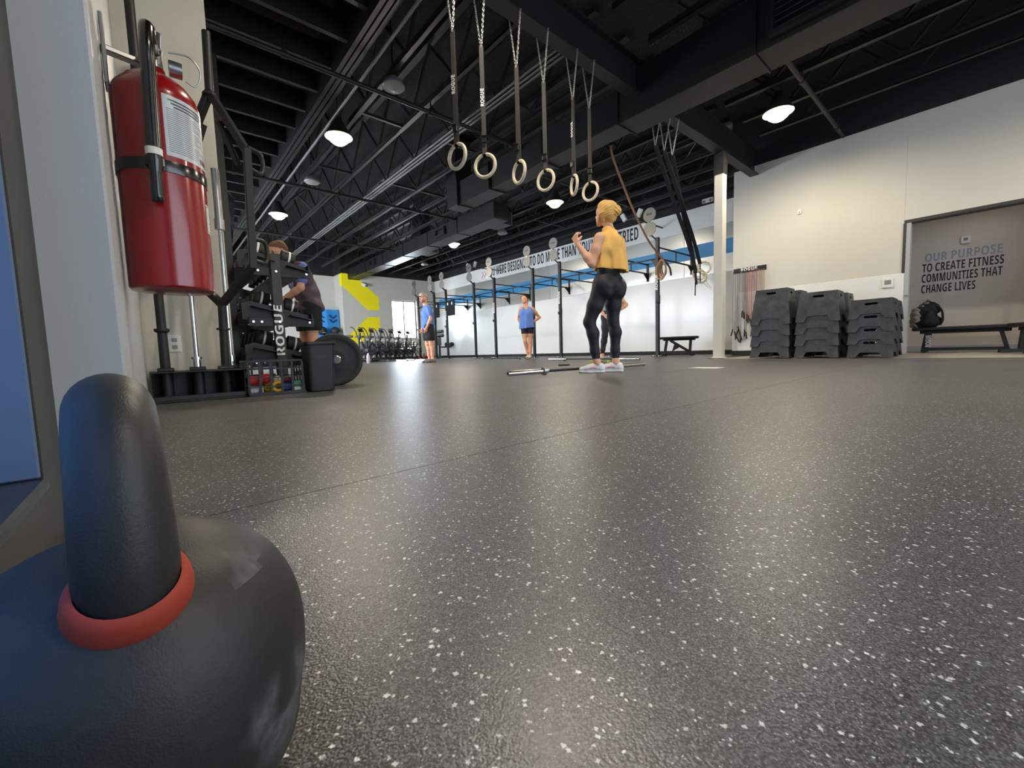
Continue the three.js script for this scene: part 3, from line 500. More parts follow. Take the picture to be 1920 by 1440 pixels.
{ let src = null; let k = 0; const tiers = [[1.165, 'top'], [0.745, 'middle'], [0.405, 'bottom']];
  for (const [y, nm] of tiers) for (let i = 0; i < 8; i++) {
    const z = -4.18 - i * 0.22, lab = `black round-head dumbbell on the ${nm} rack tier, ${['first', 'second', 'third', 'fourth', 'fifth', 'sixth', 'seventh', 'eighth'][i]} from the lettered upright`;
    if (!src) {
      src = thing('dumbbell', lab, 'dumbbell', [0.87, y, z], 0, 'dumbbells on the rack');
      for (const s of [-1, 1]) { const h = mb().cyl([s * 0.06, -s * 0.0138, 0], [s * 0.16, -s * 0.0368, 0], 0.065, 0.065, 20).cyl([s * 0.16, -s * 0.0368, 0], [s * 0.168, -s * 0.0386, 0], 0.065, 0.052, 20).build('head', M.bumper, src); mb().lathe([[0.0655, -0.008], [0.0658, 0.008]], [0, 0, 0], 20, M4(s * 0.12, -s * 0.0276, 0, 0, 0, -Math.PI / 2 - 0.226)).build('printed_stripe', M.lettersWhite, src); }
      mb().cyl([-0.07, 0.016, 0], [0.07, -0.016, 0], 0.016, 0.016, 14).build('grip', M.chrome, src);
    } else dup(src, [0.87, y, z], 0, lab);
  } }
// crate with balls and grips, waste bin
{ const t = thing('storage_crate', 'black plastic grid crate holding coloured training gear by the bar holder', 'crate', [0.647, 0, -3.42], 0);
  const w = 0.335, h = 0.245, d = 0.3, post = mb(), mid = mb();
  mb().box(0, 0.006, 0, w, 0.012, d, 0.003).build('bottom', M.crate, t);
  for (const s of [-1, 1]) {
    const f = mb().slab(-w / 2, w / 2, h - 0.016, h, s * d / 2 - 0.006, s * d / 2 + 0.006, 0.002).slab(-w / 2, w / 2, 0, 0.022, s * d / 2 - 0.006, s * d / 2 + 0.006, 0.002); for (let i = 0; i <= 5; i++) f.slab(-w / 2 + i * w / 5 - 0.007, -w / 2 + i * w / 5 + 0.007, 0.02, h - 0.014, s * d / 2 - 0.005, s * d / 2 + 0.005); for (let j = 1; j < 4; j++) f.slab(-w / 2, w / 2, j * h / 4 - 0.004, j * h / 4 + 0.004, s * d / 2 - 0.004, s * d / 2 + 0.004);
    f.build(s > 0 ? 'front_grid' : 'back_grid', M.crate, t);
    const e = mb().slab(s * w / 2 - 0.006, s * w / 2 + 0.006, h - 0.016, h, -d / 2, d / 2, 0.002).slab(s * w / 2 - 0.006, s * w / 2 + 0.006, 0, 0.022, -d / 2, d / 2, 0.002); for (let i = 0; i <= 4; i++) e.slab(s * w / 2 - 0.005, s * w / 2 + 0.005, 0.02, h - 0.014, -d / 2 + i * d / 4 - 0.006, -d / 2 + i * d / 4 + 0.006); for (let j = 1; j < 4; j++) e.slab(s * w / 2 - 0.004, s * w / 2 + 0.004, j * h / 4 - 0.004, j * h / 4 + 0.004, -d / 2, d / 2);
    e.build('side_grid', M.crate, t); }
  const put = (name, lab, cat, b, m, x, y, z, r = 0) => { const o = b.build(name, m); o.position.set(0.647 + x * 0.86, y, -3.42 + z); o.rotation.y = r; tag(o, lab, cat, 'gear in the crate'); return o; };
  const redM = mat(S(214, 46, 50), 0.55), yelM = mat(S(214, 170, 34), 0.55), blueM = mat(S(52, 62, 120), 0.6), grnM = mat(S(66, 150, 110), 0.6), whM = mat(S(206, 208, 212), 0.6), mar = mat(S(110, 34, 40), 0.6);
  put('foam_roll', 'short red foam roll lying in the crate', 'foam roll', mb().cyl([-0.04, 0, 0], [0.04, 0, 0], 0.028, 0.028, 16), redM, -0.14, 0.11, 0.1);
  put('massage_ball', 'small red ball in the crate beside the red roll', 'ball', mb().ball([0, 0, 0], 0.034, 16), redM, -0.06, 0.115, 0.1);
  put('massage_ball', 'small grey-green ball on top of the crate pile', 'ball', mb().ball([0, 0, 0], 0.03, 16), mat(S(190, 196, 160), 0.6), 0.02, 0.1, 0.08);
  put('tape_spool', 'yellow spool with dark core at the front of the crate', 'spool', mb().lathe([[0.016, -0.018], [0.038, -0.018], [0.04, 0], [0.038, 0.018], [0.016, 0.018], [0.016, -0.018]], [0, 0, 0], 24, M4(0, 0, 0, Math.PI / 2)), yelM, 0.012, 0.054, 0.11);
  put('tape_spool', 'yellow spool leaning sideways in the crate', 'spool', mb().lathe([[0.016, -0.014], [0.034, -0.014], [0.036, 0], [0.034, 0.014], [0.016, 0.014], [0.016, -0.014]], [0, 0, 0], 24, M4(0, 0, 0, Math.PI / 2, 0, 0.9)), yelM, -0.045, 0.05, 0.1);
  put('rolled_wrap', 'white rolled wrap at the bottom corner of the crate', 'wrap', mb().cyl([-0.035, 0, 0], [0.035, 0, 0.02], 0.026, 0.026, 14), whM, -0.135, 0.04, 0.1);
  put('rolled_wrap', 'maroon rolled wrap in the crate', 'wrap', mb().cyl([-0.035, 0, 0], [0.035, 0, 0.0], 0.024, 0.024, 14), mar, -0.135, 0.075, 0.06);
  put('rolled_wrap', 'navy rolled wrap in the crate beside the yellow spool', 'wrap', mb().cyl([-0.03, 0, 0], [0.03, 0, 0.01], 0.03, 0.03, 14), blueM, 0.09, 0.05, 0.1);
  put('rolled_wrap', 'green rolled wrap at the bin end of the crate', 'wrap', mb().cyl([-0.03, 0, 0], [0.03, 0, 0.01], 0.024, 0.024, 14), grnM, 0.155, 0.065, 0.1);
  put('rolled_wrap', 'small pale rolled wrap under the green one', 'wrap', mb().cyl([-0.03, 0, 0], [0.03, 0, 0.01], 0.019, 0.019, 14), whM, 0.155, 0.032, 0.105);
  put('rolled_wrap', 'dark red rolled wrap lying over the navy one', 'wrap', mb().cyl([-0.035, 0, 0], [0.03, 0, 0.01], 0.02, 0.02, 14), mar, 0.1, 0.1, 0.09);
}
{ const t = thing('waste_bin', 'tall dark blue-grey plastic waste bin beside the crate', 'bin', [0.938, 0, -3.3], 0);
  const H = 0.365;
  const ring = (w, d, y, r, inset = 0) => { const o = []; for (let k = 0; k < 32; k++) { const a = k / 32 * Math.PI * 2, c = Math.cos(a), s = Math.sin(a), e = 0.28; o.push([Math.sign(c) * Math.pow(Math.abs(c), e) * (w / 2 - inset), y, Math.sign(s) * Math.pow(Math.abs(s), e) * (d / 2 - inset)]); } return o; };
  const loft = (rings) => { const pos = [], idx = []; rings.forEach((r) => r.forEach((p) => pos.push(...p))); const n = 32; for (let i = 0; i + 1 < rings.length; i++) for (let j = 0; j < n; j++) { const a = i * n + j, b = i * n + (j + 1) % n; idx.push(a, a + n, b, b, a + n, b + n); } const g = new THREE.BufferGeometry(); g.setAttribute('position', new THREE.BufferAttribute(new Float32Array(pos), 3)); g.setIndex(idx); g.computeVertexNormals(); return g; };
  mb().add(loft([ring(0.02, 0.02, 0.002), ring(0.17, 0.14, 0.002), ring(0.176, 0.146, 0.01), ring(0.205, 0.178, H - 0.025), ring(0.206, 0.179, H - 0.02), ring(0.2, 0.172, H - 0.02), ring(0.165, 0.136, 0.015), ring(0.02, 0.02, 0.015)])).build('shell', M.bin, t);
  mb().add(loft([ring(0.205, 0.178, H - 0.026), ring(0.222, 0.195, H - 0.024), ring(0.224, 0.197, H), ring(0.212, 0.185, H), ring(0.2, 0.172, H - 0.02)])).build('rim', M.bin, t);
  mb().add(new THREE.CylinderGeometry(0.028, 0.028, 0.003, 24), new THREE.Matrix4().makeScale(1, 1, 0.32).premultiply(M4(0.005, 0.255, 0.0835, Math.PI / 2 + 0.04))).build('oval_badge', M.satinBlack, t);
}
// ================= rig along the right wall =================
const rigZ = [-5.14, -6.4, -8.19, -9.3, -11.2, -12.38, -14.28, -15.2, -16.57];
{ const t = thing('pull_up_rig', 'long black wall-braced pull-up rig with round ball targets on its posts', 'rig', [9.0, 0, 0]);
  rigZ.forEach((z, i) => {
    const u = mb().box(0, 1.37, z, 0.075, 2.74, 0.075, 0.004).box(0, 0.006, z, 0.2, 0.012, 0.2, 0.002).build('upright', M.powder, t);
    const holes = mb(); for (let y = 0.5; y < 2.1; y += 0.1) holes.cyl([-0.0385, y, z], [-0.0372, y, z], 0.0085, 0.0085, 8); holes.build('bolt_hole', M.black, u);
    const bolts = mb(); for (const y of [2.25, 2.31, 2.46, 2.54, 2.66]) bolts.cyl([-0.038, y, z + 0.018], [-0.05, y, z + 0.018], 0.012, 0.01, 8); for (const s of [-1, 1]) bolts.cyl([-0.07, 0.012, z + 0.07 * s], [-0.07, 0.03, z + 0.07 * s], 0.012, 0.01, 8); bolts.build('bolt', M.chrome, u);
    mb().box(0, 1.33, z + 0.045, 0.05, 0.2, 0.02, 0.003).box(-0.06, 1.25, z + 0.04, 0.13, 0.02, 0.05, 0.003).box(-0.12, 1.28, z + 0.04, 0.02, 0.07, 0.05, 0.003).build('bar_hook', M.powder, u);
    // arms to the wall with a short link and a gusseted flange
    const a = mb().cyl([0.03, 2.52, z], [1.69, 2.52, z], 0.019, 0.019, 10).cyl([0.03, 2.27, z], [1.69, 2.27, z], 0.019, 0.019, 10).cyl([0.86, 2.27, z], [0.86, 2.52, z], 0.015, 0.015, 8); a.build('wall_arm', M.powder, t);
    mb().box(1.682, 2.3, z, 0.012, 0.5, 0.08, 0.002).extrude([[0, 0], [0.24, 0], [0.24, -0.2]], 0.008, 0, M4(1.44, 2.27, z - 0.004)).build('wall_flange', M.powder, t);
    mb().extrude([[0, 0.1], [0.1, 0.22], [0, 0.22]], 0.008, 0, M4(0.0375, 2.04, z - 0.03)).extrude([[0, 0.1], [0.12, 0.3], [0, 0.3]], 0.008, 0, new THREE.Matrix4().makeRotationY(Math.PI / 2).premultiply(M4(0, 1.95, z - 0.0375))).build('gusset', M.powder, t);
    // ball targets
    if (i !== 1 && i !== 5 || i === 5) { mb().bar([-0.02, 2.7, z - 0.03], [-0.05, 2.82, z - 0.14], 0.07, 0.03, 0.003).bar([-0.05, 2.8, z - 0.15], [-0.05, 3.12, z - 0.15], 0.05, 0.012).build('target_bracket', M.powder, t);
      for (const [y, k] of [[2.95, 0], [3.27, 1]]) { mb().cyl([-0.09, y, z - 0.15], [-0.075, y, z - 0.15], 0.158, 0.158, 36).build('ball_target', i === 8 || (i === 5) ? M.discDark : M.cardboardDisc, t); mb().cyl([-0.095, y - 0.16 + k * 0.0, z - 0.15], [-0.07, y - 0.16, z - 0.15], 0.012, 0.012, 8).build('target_bolt', M.chrome, t); }
      const o = new THREE.Mesh(letters('ROGUE', 0.03, 0.13), M.lettersBlack); o.name = 'target_lettering'; o.rotation.y = -Math.PI / 2; o.position.set(-0.0902, 3.26, z - 0.215); t.add(o); }
  });
  for (let i = 0; i + 1 < rigZ.length; i++) { mb().cyl([0, 2.27, rigZ[i] - 0.03], [0, 2.27, rigZ[i + 1] + 0.03], 0.018, 0.018, 10).build('pull_up_bar', M.powder, t); }
  for (const i of [0, 2, 4, 6]) { const o = new THREE.Mesh(letters('ROGUE', 0.05, 0.34), M.lettersWhite); o.name = 'upright_lettering'; o.rotation.set(0, -Math.PI / 2, 0); const g = new THREE.Group(); o.rotation.z = 0; o.geometry.applyMatrix4(new THREE.Matrix4().makeRotationZ(Math.PI / 2)); o.position.set(-0.0385, 1.55, rigZ[i] + 0.025); t.add(o); }
}
// ================= rings on chains =================
function chainRun(b, a, c) {                                             // oval links turned in alternation
  a = V(...a); c = V(...c); const d = c.clone().sub(a), L = d.length(), n = Math.round(L / 0.021); d.normalize();
  const q = new THREE.Quaternion().setFromUnitVectors(Yup, d);
  for (let i = 0; i < n; i++) { const g = new THREE.TorusGeometry(0.0085, 0.0023, 4, 10); g.scale(1, 1.75, 1); b.add(g, new THREE.Matrix4().compose(a.clone().addScaledVector(d, (i + 0.5) * L / n), q.clone().multiply(new THREE.Quaternion().setFromAxisAngle(Yup, (i % 2) * Math.PI / 2)), V(1, 1, 1))); }
}
const ringSpec = [[2.18, 1.985, 80, true], [2.49, 1.985, 62, true], [2.92, 2.035, 98, false], [3.30, 2.045, 80, false], [3.76, 2.10, 120, true], [4.05, 2.095, 86, false]];
const ringNames = ['nearest the window wall', 'second along the steel beam', 'turned half sideways, third along the steel beam', 'fourth along the steel beam', 'turned almost edge-on beside the last ring', 'last before the big duct'];
ringSpec.forEach(([x, y, deg, txt], i) => {
  const t = thing('gymnastic_ring', `pale wooden gymnastic ring on strap and chain, ${ringNames[i]}`, 'gym ring', [x, y, -3.17], 0, 'rings hanging from the steel beam');
  const top = 3.02 - y, by = 3.5 - y;
  const c = mb(); chainRun(c, [0, top, 0.004], [0, by, 0.082]); chainRun(c, [0, top, -0.004], [0, by, -0.082]); chainRun(c, [0, by + 0.01, 0.085], [0, by + 0.01, -0.085]); c.build('chain', M.chain, t);
  const a = -(deg * Math.PI / 180), R = 0.1015, tw = a + Math.PI / 2;
  mb().torus([0, 0, 0], R, 0.0158, 0, a, 14, 48).build('ring', M.wood, t);
  const sd = V(Math.cos(a + 0.3), 0, -Math.sin(a + 0.3)), nd = V(Math.sin(a + 0.3), 0, Math.cos(a + 0.3)), st = mb();
  const f = (s, y0, y1, off0, off1) => { const g = chamferBox(0.038, y1 - y0, 0.0022, 0.0005); const m = new THREE.Matrix4().makeBasis(sd, Yup, nd); const p = g.attributes.position; for (let k = 0; k < p.count; k++) { const u = (p.getY(k) + (y1 - y0) / 2) / (y1 - y0); p.setZ(k, p.getZ(k) + off0 + (off1 - off0) * u); } st.add(g, m.setPosition(0, (y0 + y1) / 2, 0)); };
  f(1, R - 0.005, top + 0.02, 0.017, 0.006); f(-1, R - 0.005, top + 0.02, -0.017, -0.006);
  st.add(new THREE.TorusGeometry(0.0172, 0.0015, 6, 16, Math.PI), new THREE.Matrix4().makeBasis(nd.clone(), Yup, sd.clone().negate()).multiply(new THREE.Matrix4().makeScale(1, -1, 12)).setPosition(0, R - 0.004, 0));
  st.build('strap', M.strap, t);
  const bk = mb().add(chamferBox(0.046, 0.055, 0.03, 0.004), new THREE.Matrix4().makeBasis(sd, Yup, nd).setPosition(nd.x * 0.022, R + 0.12, nd.z * 0.022)); bk.add(chamferBox(0.05, 0.006, 0.022, 0.002), new THREE.Matrix4().makeBasis(sd, Yup, nd).setPosition(nd.x * 0.036, R + 0.15, nd.z * 0.036)); bk.build('cam_buckle', M.satinBlack, t);
  if (txt) { const g = letters('ROGUE', 0.024, 0.155); g.applyMatrix4(new THREE.Matrix4().makeRotationZ(Math.PI / 2)); const toCam = V(-x, 0, 3.17).dot(nd) > 0 ? 1 : -1; const o = new THREE.Mesh(g, M.lettersWhite); o.name = 'strap_lettering';
    o.quaternion.setFromRotationMatrix(new THREE.Matrix4().makeBasis(sd.clone().multiplyScalar(toCam), Yup, nd.clone().multiplyScalar(toCam))); const h = R + 0.42; o.position.copy(nd).multiplyScalar(toCam * (0.0165)).add(V(0, h, 0)).addScaledVector(sd, toCam * 0.012); t.add(o); }
});
// rings pulled aside and tied to the column
[[5.5, 'first', -0.02, 0.0, 1.50], [5.74, 'second', 0.03, 0.05, 1.60], [5.97, 'third', 0.0, -0.05, 1.44]].forEach(([x, nm, dz, dx, ry], i) => {
  const t = thing('tied_ring', `wooden ring on a slack black strap pulled aside to the column, ${nm} of its chains`, 'gym ring', [x, 3.03, -3.17], 0, 'rings tied to the column');
  const c = mb(); chainRun(c, [0, 0, 0.004], [0.04, 0.48, 0.082]); chainRun(c, [0, 0, -0.004], [0.02, 0.48, -0.082]); c.build('chain', M.chain, t);
  const end = [7.02 + dx - x, ry - 3.03, -0.12 + dz], mid = [end[0] * 0.42, -0.62 - 0.08 * i, end[2] * 0.3 + dz];
  const cv = new THREE.CatmullRomCurve3([V(0, 0, 0), V(...mid), V(end[0] * 0.8, end[1] * 0.72 - 0.06, end[2] * 0.8), V(...end)]).getPoints(24), g = mb();
  for (let k = 0; k + 1 < cv.length; k++) for (const s of [-1, 1]) g.bar([cv[k].x, cv[k].y, cv[k].z + s * 0.012], [cv[k + 1].x, cv[k + 1].y, cv[k + 1].z + s * 0.012], 0.036, 0.004);
  g.build('strap', M.strapBlack, t);
  mb().bar(end, [end[0] - 0.02 + 0.03 * i, end[1] - 0.42 + 0.12 * i, end[2]], 0.036, 0.003).build('strap_tail', M.strapBlack, t);
  mb().torus([end[0] + 0.1, end[1] - 0.05, end[2] + 0.02 * i], 0.1015, 0.0155, 0.3 * (i - 1), -0.6 - 0.5 * i, 12, 40).build('ring', M.wood, t);
});
{ const t = mb().tube([[7.1, 1.5, -3.28], [7.3, 1.36, -3.27], [7.5, 1.24, -3.262]], 0.006, 6, 14).tube([[7.12, 1.42, -3.3], [7.32, 1.3, -3.3], [7.52, 1.2, -3.262]], 0.005, 6, 14); tag(t.build('tie_cord', M.white), 'white cord tying the pulled rings to the column', 'cord'); }
// climbing rope tied off at the rig
{ const t = thing('climbing_rope', 'brown climbing rope hung from the roof and coiled at the rig post', 'rope');
  mb().tube([[6.42, 3.86, -4.55], [6.44, 3.7, -4.56], [6.9, 3.36, -4.67], [7.5, 2.92, -4.78], [8.1, 2.54, -4.87], [8.6, 2.32, -4.93], [8.93, 2.22, -4.97]], 0.02, 10, 60).build('rope_length', M.rope, t);
  const c = mb(); for (let k = 0; k < 4; k++) { const o = (k - 1.5) * 0.035; c.tube([[8.9, 2.2, -4.97 + o * 0.3], [8.88 + o * 0.8, 2.02, -4.87 - o * 0.5], [8.88, 1.78 + 0.03 * k, -4.9 + o * 0.6], [8.9 + o * 0.8, 1.78 + 0.03 * k, -5.0 + o * 0.6], [8.92 + o * 0.8, 2.02, -5.05 + o * 0.7]], 0.017, 8, 48, true); } c.build('coil', M.rope, t);
  mb().tube([[8.94, 2.2, -4.95], [8.96, 2.0, -4.82], [8.95, 1.82, -4.78]], 0.021, 8, 20).build('rope_end', M.ropeDark, t);
  mb().cyl([6.42, 3.8, -4.55], [6.42, 3.98, -4.55], 0.045, 0.03, 12).build('ceiling_clamp', M.powder, t);
}
// ================= barbells on the floor =================
function barbell(len, shaftM) { const g = { sleeve: [], shaft: null }; const h = len / 2, s = 0.42;
  return (t) => { for (const k of [-1, 1]) { mb().cyl([k * (h - s), 0.04, 0], [k * h, 0.04, 0], 0.025, 0.025, 24).cyl([k * (h - 0.004), 0.04, 0], [k * (h + 0.003), 0.04, 0], 0.021, 0.019, 20).build('sleeve', M.chrome, t); mb().cyl([k * (h - s - 0.028), 0.04, 0], [k * (h - s), 0.04, 0], 0.04, 0.04, 28).cyl([k * (h - s - 0.07), 0.04, 0], [k * (h - s - 0.028), 0.04, 0], 0.022, 0.026, 20).build('collar', M.steel, t); mb().cyl([k * (h + 0.0), 0.04, 0], [k * (h + 0.006), 0.04, 0], 0.012, 0.012, 16).build('end_cap', M.black, t); }
    mb().cyl([-(h - s), 0.04, 0], [h - s, 0.04, 0], 0.0142, 0.0142, 16).build('shaft', shaftM, t); }; }
const bars = [[[3.52, 0, -2.87], -0.1, 2.01, M.powder, 'barbell with black shaft and chrome sleeves at the feet of the woman in yellow'], [[6.42, 0, -5.1], Math.PI / 2 - 0.01, 2.2, M.powder, 'barbell with black shaft beneath the woman with pink shoes'], [[7.56, 0, -9.0], Math.PI / 2 - 0.06, 2.2, M.powder, 'barbell with black shaft in front of the person in blue tank top'], [[6.15, 0, -12.95], Math.PI / 2 + 0.06, 2.2, M.steel, 'pale steel barbell on the floor by the air bikes']];
for (const [p, ry, len, m, lab] of bars) barbell(len, m)(thing('barbell', lab, 'barbell', p, ry, 'barbells lying on the floor'));
{ const t = thing('loaded_barbell', 'barbell loaded with large black bumper plates behind the waste bin', 'barbell', [1.197, 0.226, -3.71], -0.25);
  mb().cyl([0, 0, -1.7], [0, 0, 0.16], 0.025, 0.025, 20).build('sleeve', M.chrome, t);
  for (const z of [0.0, -0.075, -1.5]) mb().lathe([[0.026, 0.0], [0.055, 0.0], [0.06, 0.004], [0.09, 0.004], [0.1, -0.004], [0.16, -0.006], [0.182, 0.0], [0.19, 0.004], [0.215, 0.004], [0.225, -0.004], [0.225, -0.058], [0.215, -0.066], [0.1, -0.058], [0.026, -0.062]], [0, 0, 0], 56, M4(0, 0, z, Math.PI / 2)).build('bumper_plate', M.bumper, t);
  mb().lathe([[0.026, 0], [0.04, 0], [0.04, 0.03], [0.026, 0.03]], [0, 0, 0], 24, M4(0, 0, 0.02, Math.PI / 2)).build('collar', M.chrome, t);
}
{ const t = thing('skipping_rope', 'thin rope with dark handle lying beyond the woman in yellow', 'jump rope', [4.7, 0, -4.1]);
  mb().tube([[-0.02, 0.012, 0], [0.3, 0.008, 0.28], [0.62, 0.008, 0.5], [0.75, 0.008, 0.75], [0.4, 0.008, 0.9]], 0.006, 6, 40).build('cord', mat(S(196, 160, 140), 0.7), t); mb().cyl([-0.14, 0.014, -0.11], [-0.01, 0.014, -0.008], 0.013, 0.011, 10).build('handle', M.ropeDark, t); }
tag(mb().box(4.56, 0.0015, -2.03, 0.21, 0.002, 0.3).build('white_rectangle', M.paper), 'thin white rectangle lying flat on the rubber floor', 'paper');  // thin flat white rectangle laid on the rubber
// ================= plyo boxes =================
function plyo(h, wz = 0.57, wx = 0.48) {
  const g = []; const t = 0.105 * h, th = 0.01;
  const panel = (w, up, hole) => { const a = w / 2, b = w / 2 - t, n = 0.3 * w, nh = Math.min(0.09, h * 0.26); const s = new THREE.Shape([[-a, 0], [-n, 0], [-n + 0.045, nh], [n - 0.045, nh], [n, 0], [a, 0], [b, h], [-b, h]].map((p) => new THREE.Vector2(...p)));
    const hy = h - 0.065, hw = hole; const p = new THREE.Path(); p.absarc(-hw, hy, 0.017, Math.PI / 2, Math.PI * 1.5); p.absarc(hw, hy, 0.017, -Math.PI / 2, Math.PI / 2); s.holes.push(p);
    return new THREE.ExtrudeGeometry(s, { depth: th, bevelEnabled: false, curveSegments: 5 }); };
  const lean = Math.atan2(t, h);
  for (const [w, d, hole, ry] of [[wz, wx, 0.055, -Math.PI / 2], [wz, wx, 0.055, Math.PI / 2], [wx, wz, 0.035, 0], [wx, wz, 0.035, Math.PI]]) {
    const q = clean(panel(w, h, hole)); q.applyMatrix4(new THREE.Matrix4().makeTranslation(0, 0, -th)); q.applyMatrix4(new THREE.Matrix4().makeRotationX(-lean)); q.applyMatrix4(new THREE.Matrix4().makeTranslation(0, 0, d / 2)); q.applyMatrix4(new THREE.Matrix4().makeRotationY(ry)); g.push(q); }
  return g;
}
{ const stacks = [[7.86, -2.38, 0.57, 'tall box stack beside the column'], [7.86, -1.745, 0.45, 'middle box stack'], [7.86, -1.125, 0.27, 'low box stack beside the doorway'], [8.48, -2.36, 0.57, 'tall stack against the wainscot'], [8.48, -1.74, 0.45, 'middle stack against the wainscot'], [8.48, -1.14, 0.27, 'low stack against the wainscot']];
  const nth = ['bottom', 'second', 'third', 'topmost'];
  stacks.forEach(([x, z, h, nm], si) => { let src = null;
    for (let k = 0; k < 4; k++) { const y = k * 0.181, yaw = rr(-0.012, 0.012), lab = `dark grey nesting plyo box, ${nth[k]} of the ${nm}`, T = [x + rr(-0.003, 0.003), y, z + rr(-0.003, 0.003)];
      if (!src) { src = thing('plyo_box', lab, 'plyo box', T, yaw, 'nested plyo boxes'); const w = mb(); for (const q of plyo(h, h > 0.5 ? 0.575 : h > 0.4 ? 0.56 : 0.5)) w.add(q); w.build('side_wall', M.plyo, src);
        const t = 0.105 * h, wz = (h > 0.5 ? 0.575 : h > 0.4 ? 0.56 : 0.5) - 2 * t, wx = 0.48 - 2 * t; mb().box(0, h - 0.004, 0, wx + 0.004, 0.014, wz + 0.004, 0.005).build('lid', M.plyo, src); }
      else dup(src, T, yaw, lab); } });
}
// jump rope rack on the partition
{ const t = thing('rope_rack', 'black wall rack with white lettering and a row of hooks for jump ropes', 'rack', [NX, 1.72, -3.23]);
  mb().box(-0.008, 0, 0, 0.016, 0.095, 0.6, 0.002).build('back_plate', M.satinBlack, t);
  for (let i = 0; i < 13; i++) mb().tube([[-0.01, -0.03, -0.27 + i * 0.045], [-0.09, -0.03, -0.27 + i * 0.045], [-0.1, -0.012, -0.27 + i * 0.045]], 0.004, 6, 10).build('hook', M.satinBlack, t);
  const o = new THREE.Mesh(letters('ROGUE', 0.045, 0.3), M.lettersWhite); o.name = 'plate_lettering'; o.rotation.y = -Math.PI / 2; o.position.set(-0.0165, -0.02, -0.16); t.add(o);
  const cols = [[58, 60, 66], [62, 66, 74], [90, 92, 96], [150, 150, 152], [70, 44, 62], [92, 50, 60], [168, 84, 74], [176, 92, 78], [160, 88, 80], [120, 84, 76], [186, 120, 100], [150, 130, 96], [170, 150, 110]], words = ['charcoal', 'slate', 'grey', 'pale grey', 'plum', 'maroon', 'brick red', 'salmon', 'dusty red', 'brown', 'peach', 'khaki', 'tan'];
  cols.forEach((c, i) => { const L = [1.2, 1.28, 1.15, 1.3, 0.82, 1.22, 0.9, 1.0, 1.1, 1.18, 1.05, 0.7, 0.75][i], z = -3.5 + i * 0.045;
    const r = thing('jump_rope', `${words[i]} jump rope looped on the wall rack with handles hanging down`, 'jump rope', [NX - 0.065, 1.69, z], 0, 'jump ropes on the rack');
    const m = mat(S(...c), 0.6), sp = 0.012, kx = rr(-0.02, 0.02);
    mb().tube([[0, -L, sp], [kx, -L * 0.6, sp], [0, -0.05, sp], [0, 0.006, 0], [0, -0.05, -sp], [kx, -L * 0.55, -sp], [0, -L * 0.96, -sp]], 0.0042, 5, 40).build('cord', m, r);
    for (const [s, l] of [[1, L], [-1, L * 0.96]]) { const a = rr(-0.06, 0.06); mb().cyl([0, -l + 0.01, s * sp], [rr(-0.02, 0.01), -l - 0.13, s * sp + a], 0.012, 0.014, 10).build('handle', i % 3 === 1 ? M.ropeDark : M.satinBlack, r); } });
}
// small wall fittings
{ const t = thing('thermostat', 'white square thermostat with grey display on the wainscot panel', 'thermostat', [NX - 0.0225, 1.155, -1.145]); mb().box(-0.012, 0, 0, 0.024, 0.15, 0.145, 0.006).build('housing', M.whitePlastic, t); mb().box(-0.025, 0.01, 0.0, 0.003, 0.07, 0.08).build('display', M.ceramicGrey, t); }
{ const t = thing('wall_sensor', 'small white sensor box high on the bare partition wall', 'sensor', [NX, 2.62, -2.4]); mb().box(-0.012, 0, 0, 0.024, 0.09, 0.06, 0.004).build('housing', M.whitePlastic, t); mb().cyl([-0.024, -0.015, 0], [-0.028, -0.015, 0], 0.012, 0.01, 12).build('lens', M.ceramicGrey, t); }
{ const t = thing('fire_alarm_strobe', 'white alarm strobe above the wall lettering in the corridor', 'alarm', [WX, 1.9, -0.36]); mb().box(-0.02, 0, 0, 0.04, 0.12, 0.12, 0.006).build('housing', M.whitePlastic, t); mb().box(-0.045, 0.01, 0, 0.012, 0.04, 0.05, 0.003).build('lens', M.ceramicGrey, t); }
{ const t = thing('emergency_light', 'white emergency light fitting on the black band above the metal cladding', 'light fitting', [WX - 0.05, 3.78, -4.72]); mb().box(-0.03, 0, 0, 0.06, 0.1, 0.26, 0.012).build('housing', M.whitePlastic, t); for (const s of [-1, 1]) mb().ball([-0.065, -0.02, s * 0.08], 0.03, 12).build('lamp_head', M.ceramicGrey, t); }
{ const t = thing('wall_switch', 'grey switch plate on the white wall beside the rig post', 'switch', [WX, 1.02, -6.08]); mb().box(-0.004, 0, 0, 0.008, 0.13, 0.08, 0.002).build('plate', M.ceramicGrey, t); mb().box(-0.01, 0, 0, 0.006, 0.03, 0.012, 0.002).build('toggle', M.ceramicGrey, t); }
{ const t = thing('security_camera', 'white camera on the far wall above the yellow chevron', 'camera', [7.1, 3.25, FZ]); mb().bar([0, 0.05, 0.02], [0.05, -0.05, 0.26], 0.13, 0.13, 0.02).build('housing', M.whitePlastic, t); mb().cyl([0.05, -0.05, 0.26], [0.058, -0.062, 0.3], 0.04, 0.04, 14).build('lens', M.gloss, t); mb().cyl([0, 0, 0], [0.01, 0.03, 0.1], 0.02, 0.02, 10).build('bracket', M.whitePlastic, t); }
{ const t = thing('drinking_fountain', 'steel drinking fountain in the gap behind the column', 'fountain', [WX - 0.004, 0.98, -3.0]); mb().box(-0.2, 0, 0, 0.4, 0.16, 0.42, 0.03).build('basin', M.steel, t); mb().box(-0.1, -0.25, 0, 0.2, 0.36, 0.3, 0.02).build('housing', M.steel, t); mb().tube([[-0.25, 0.08, 0], [-0.25, 0.13, 0], [-0.22, 0.15, 0]], 0.012, 8, 12).build('spout', M.chrome, t); }
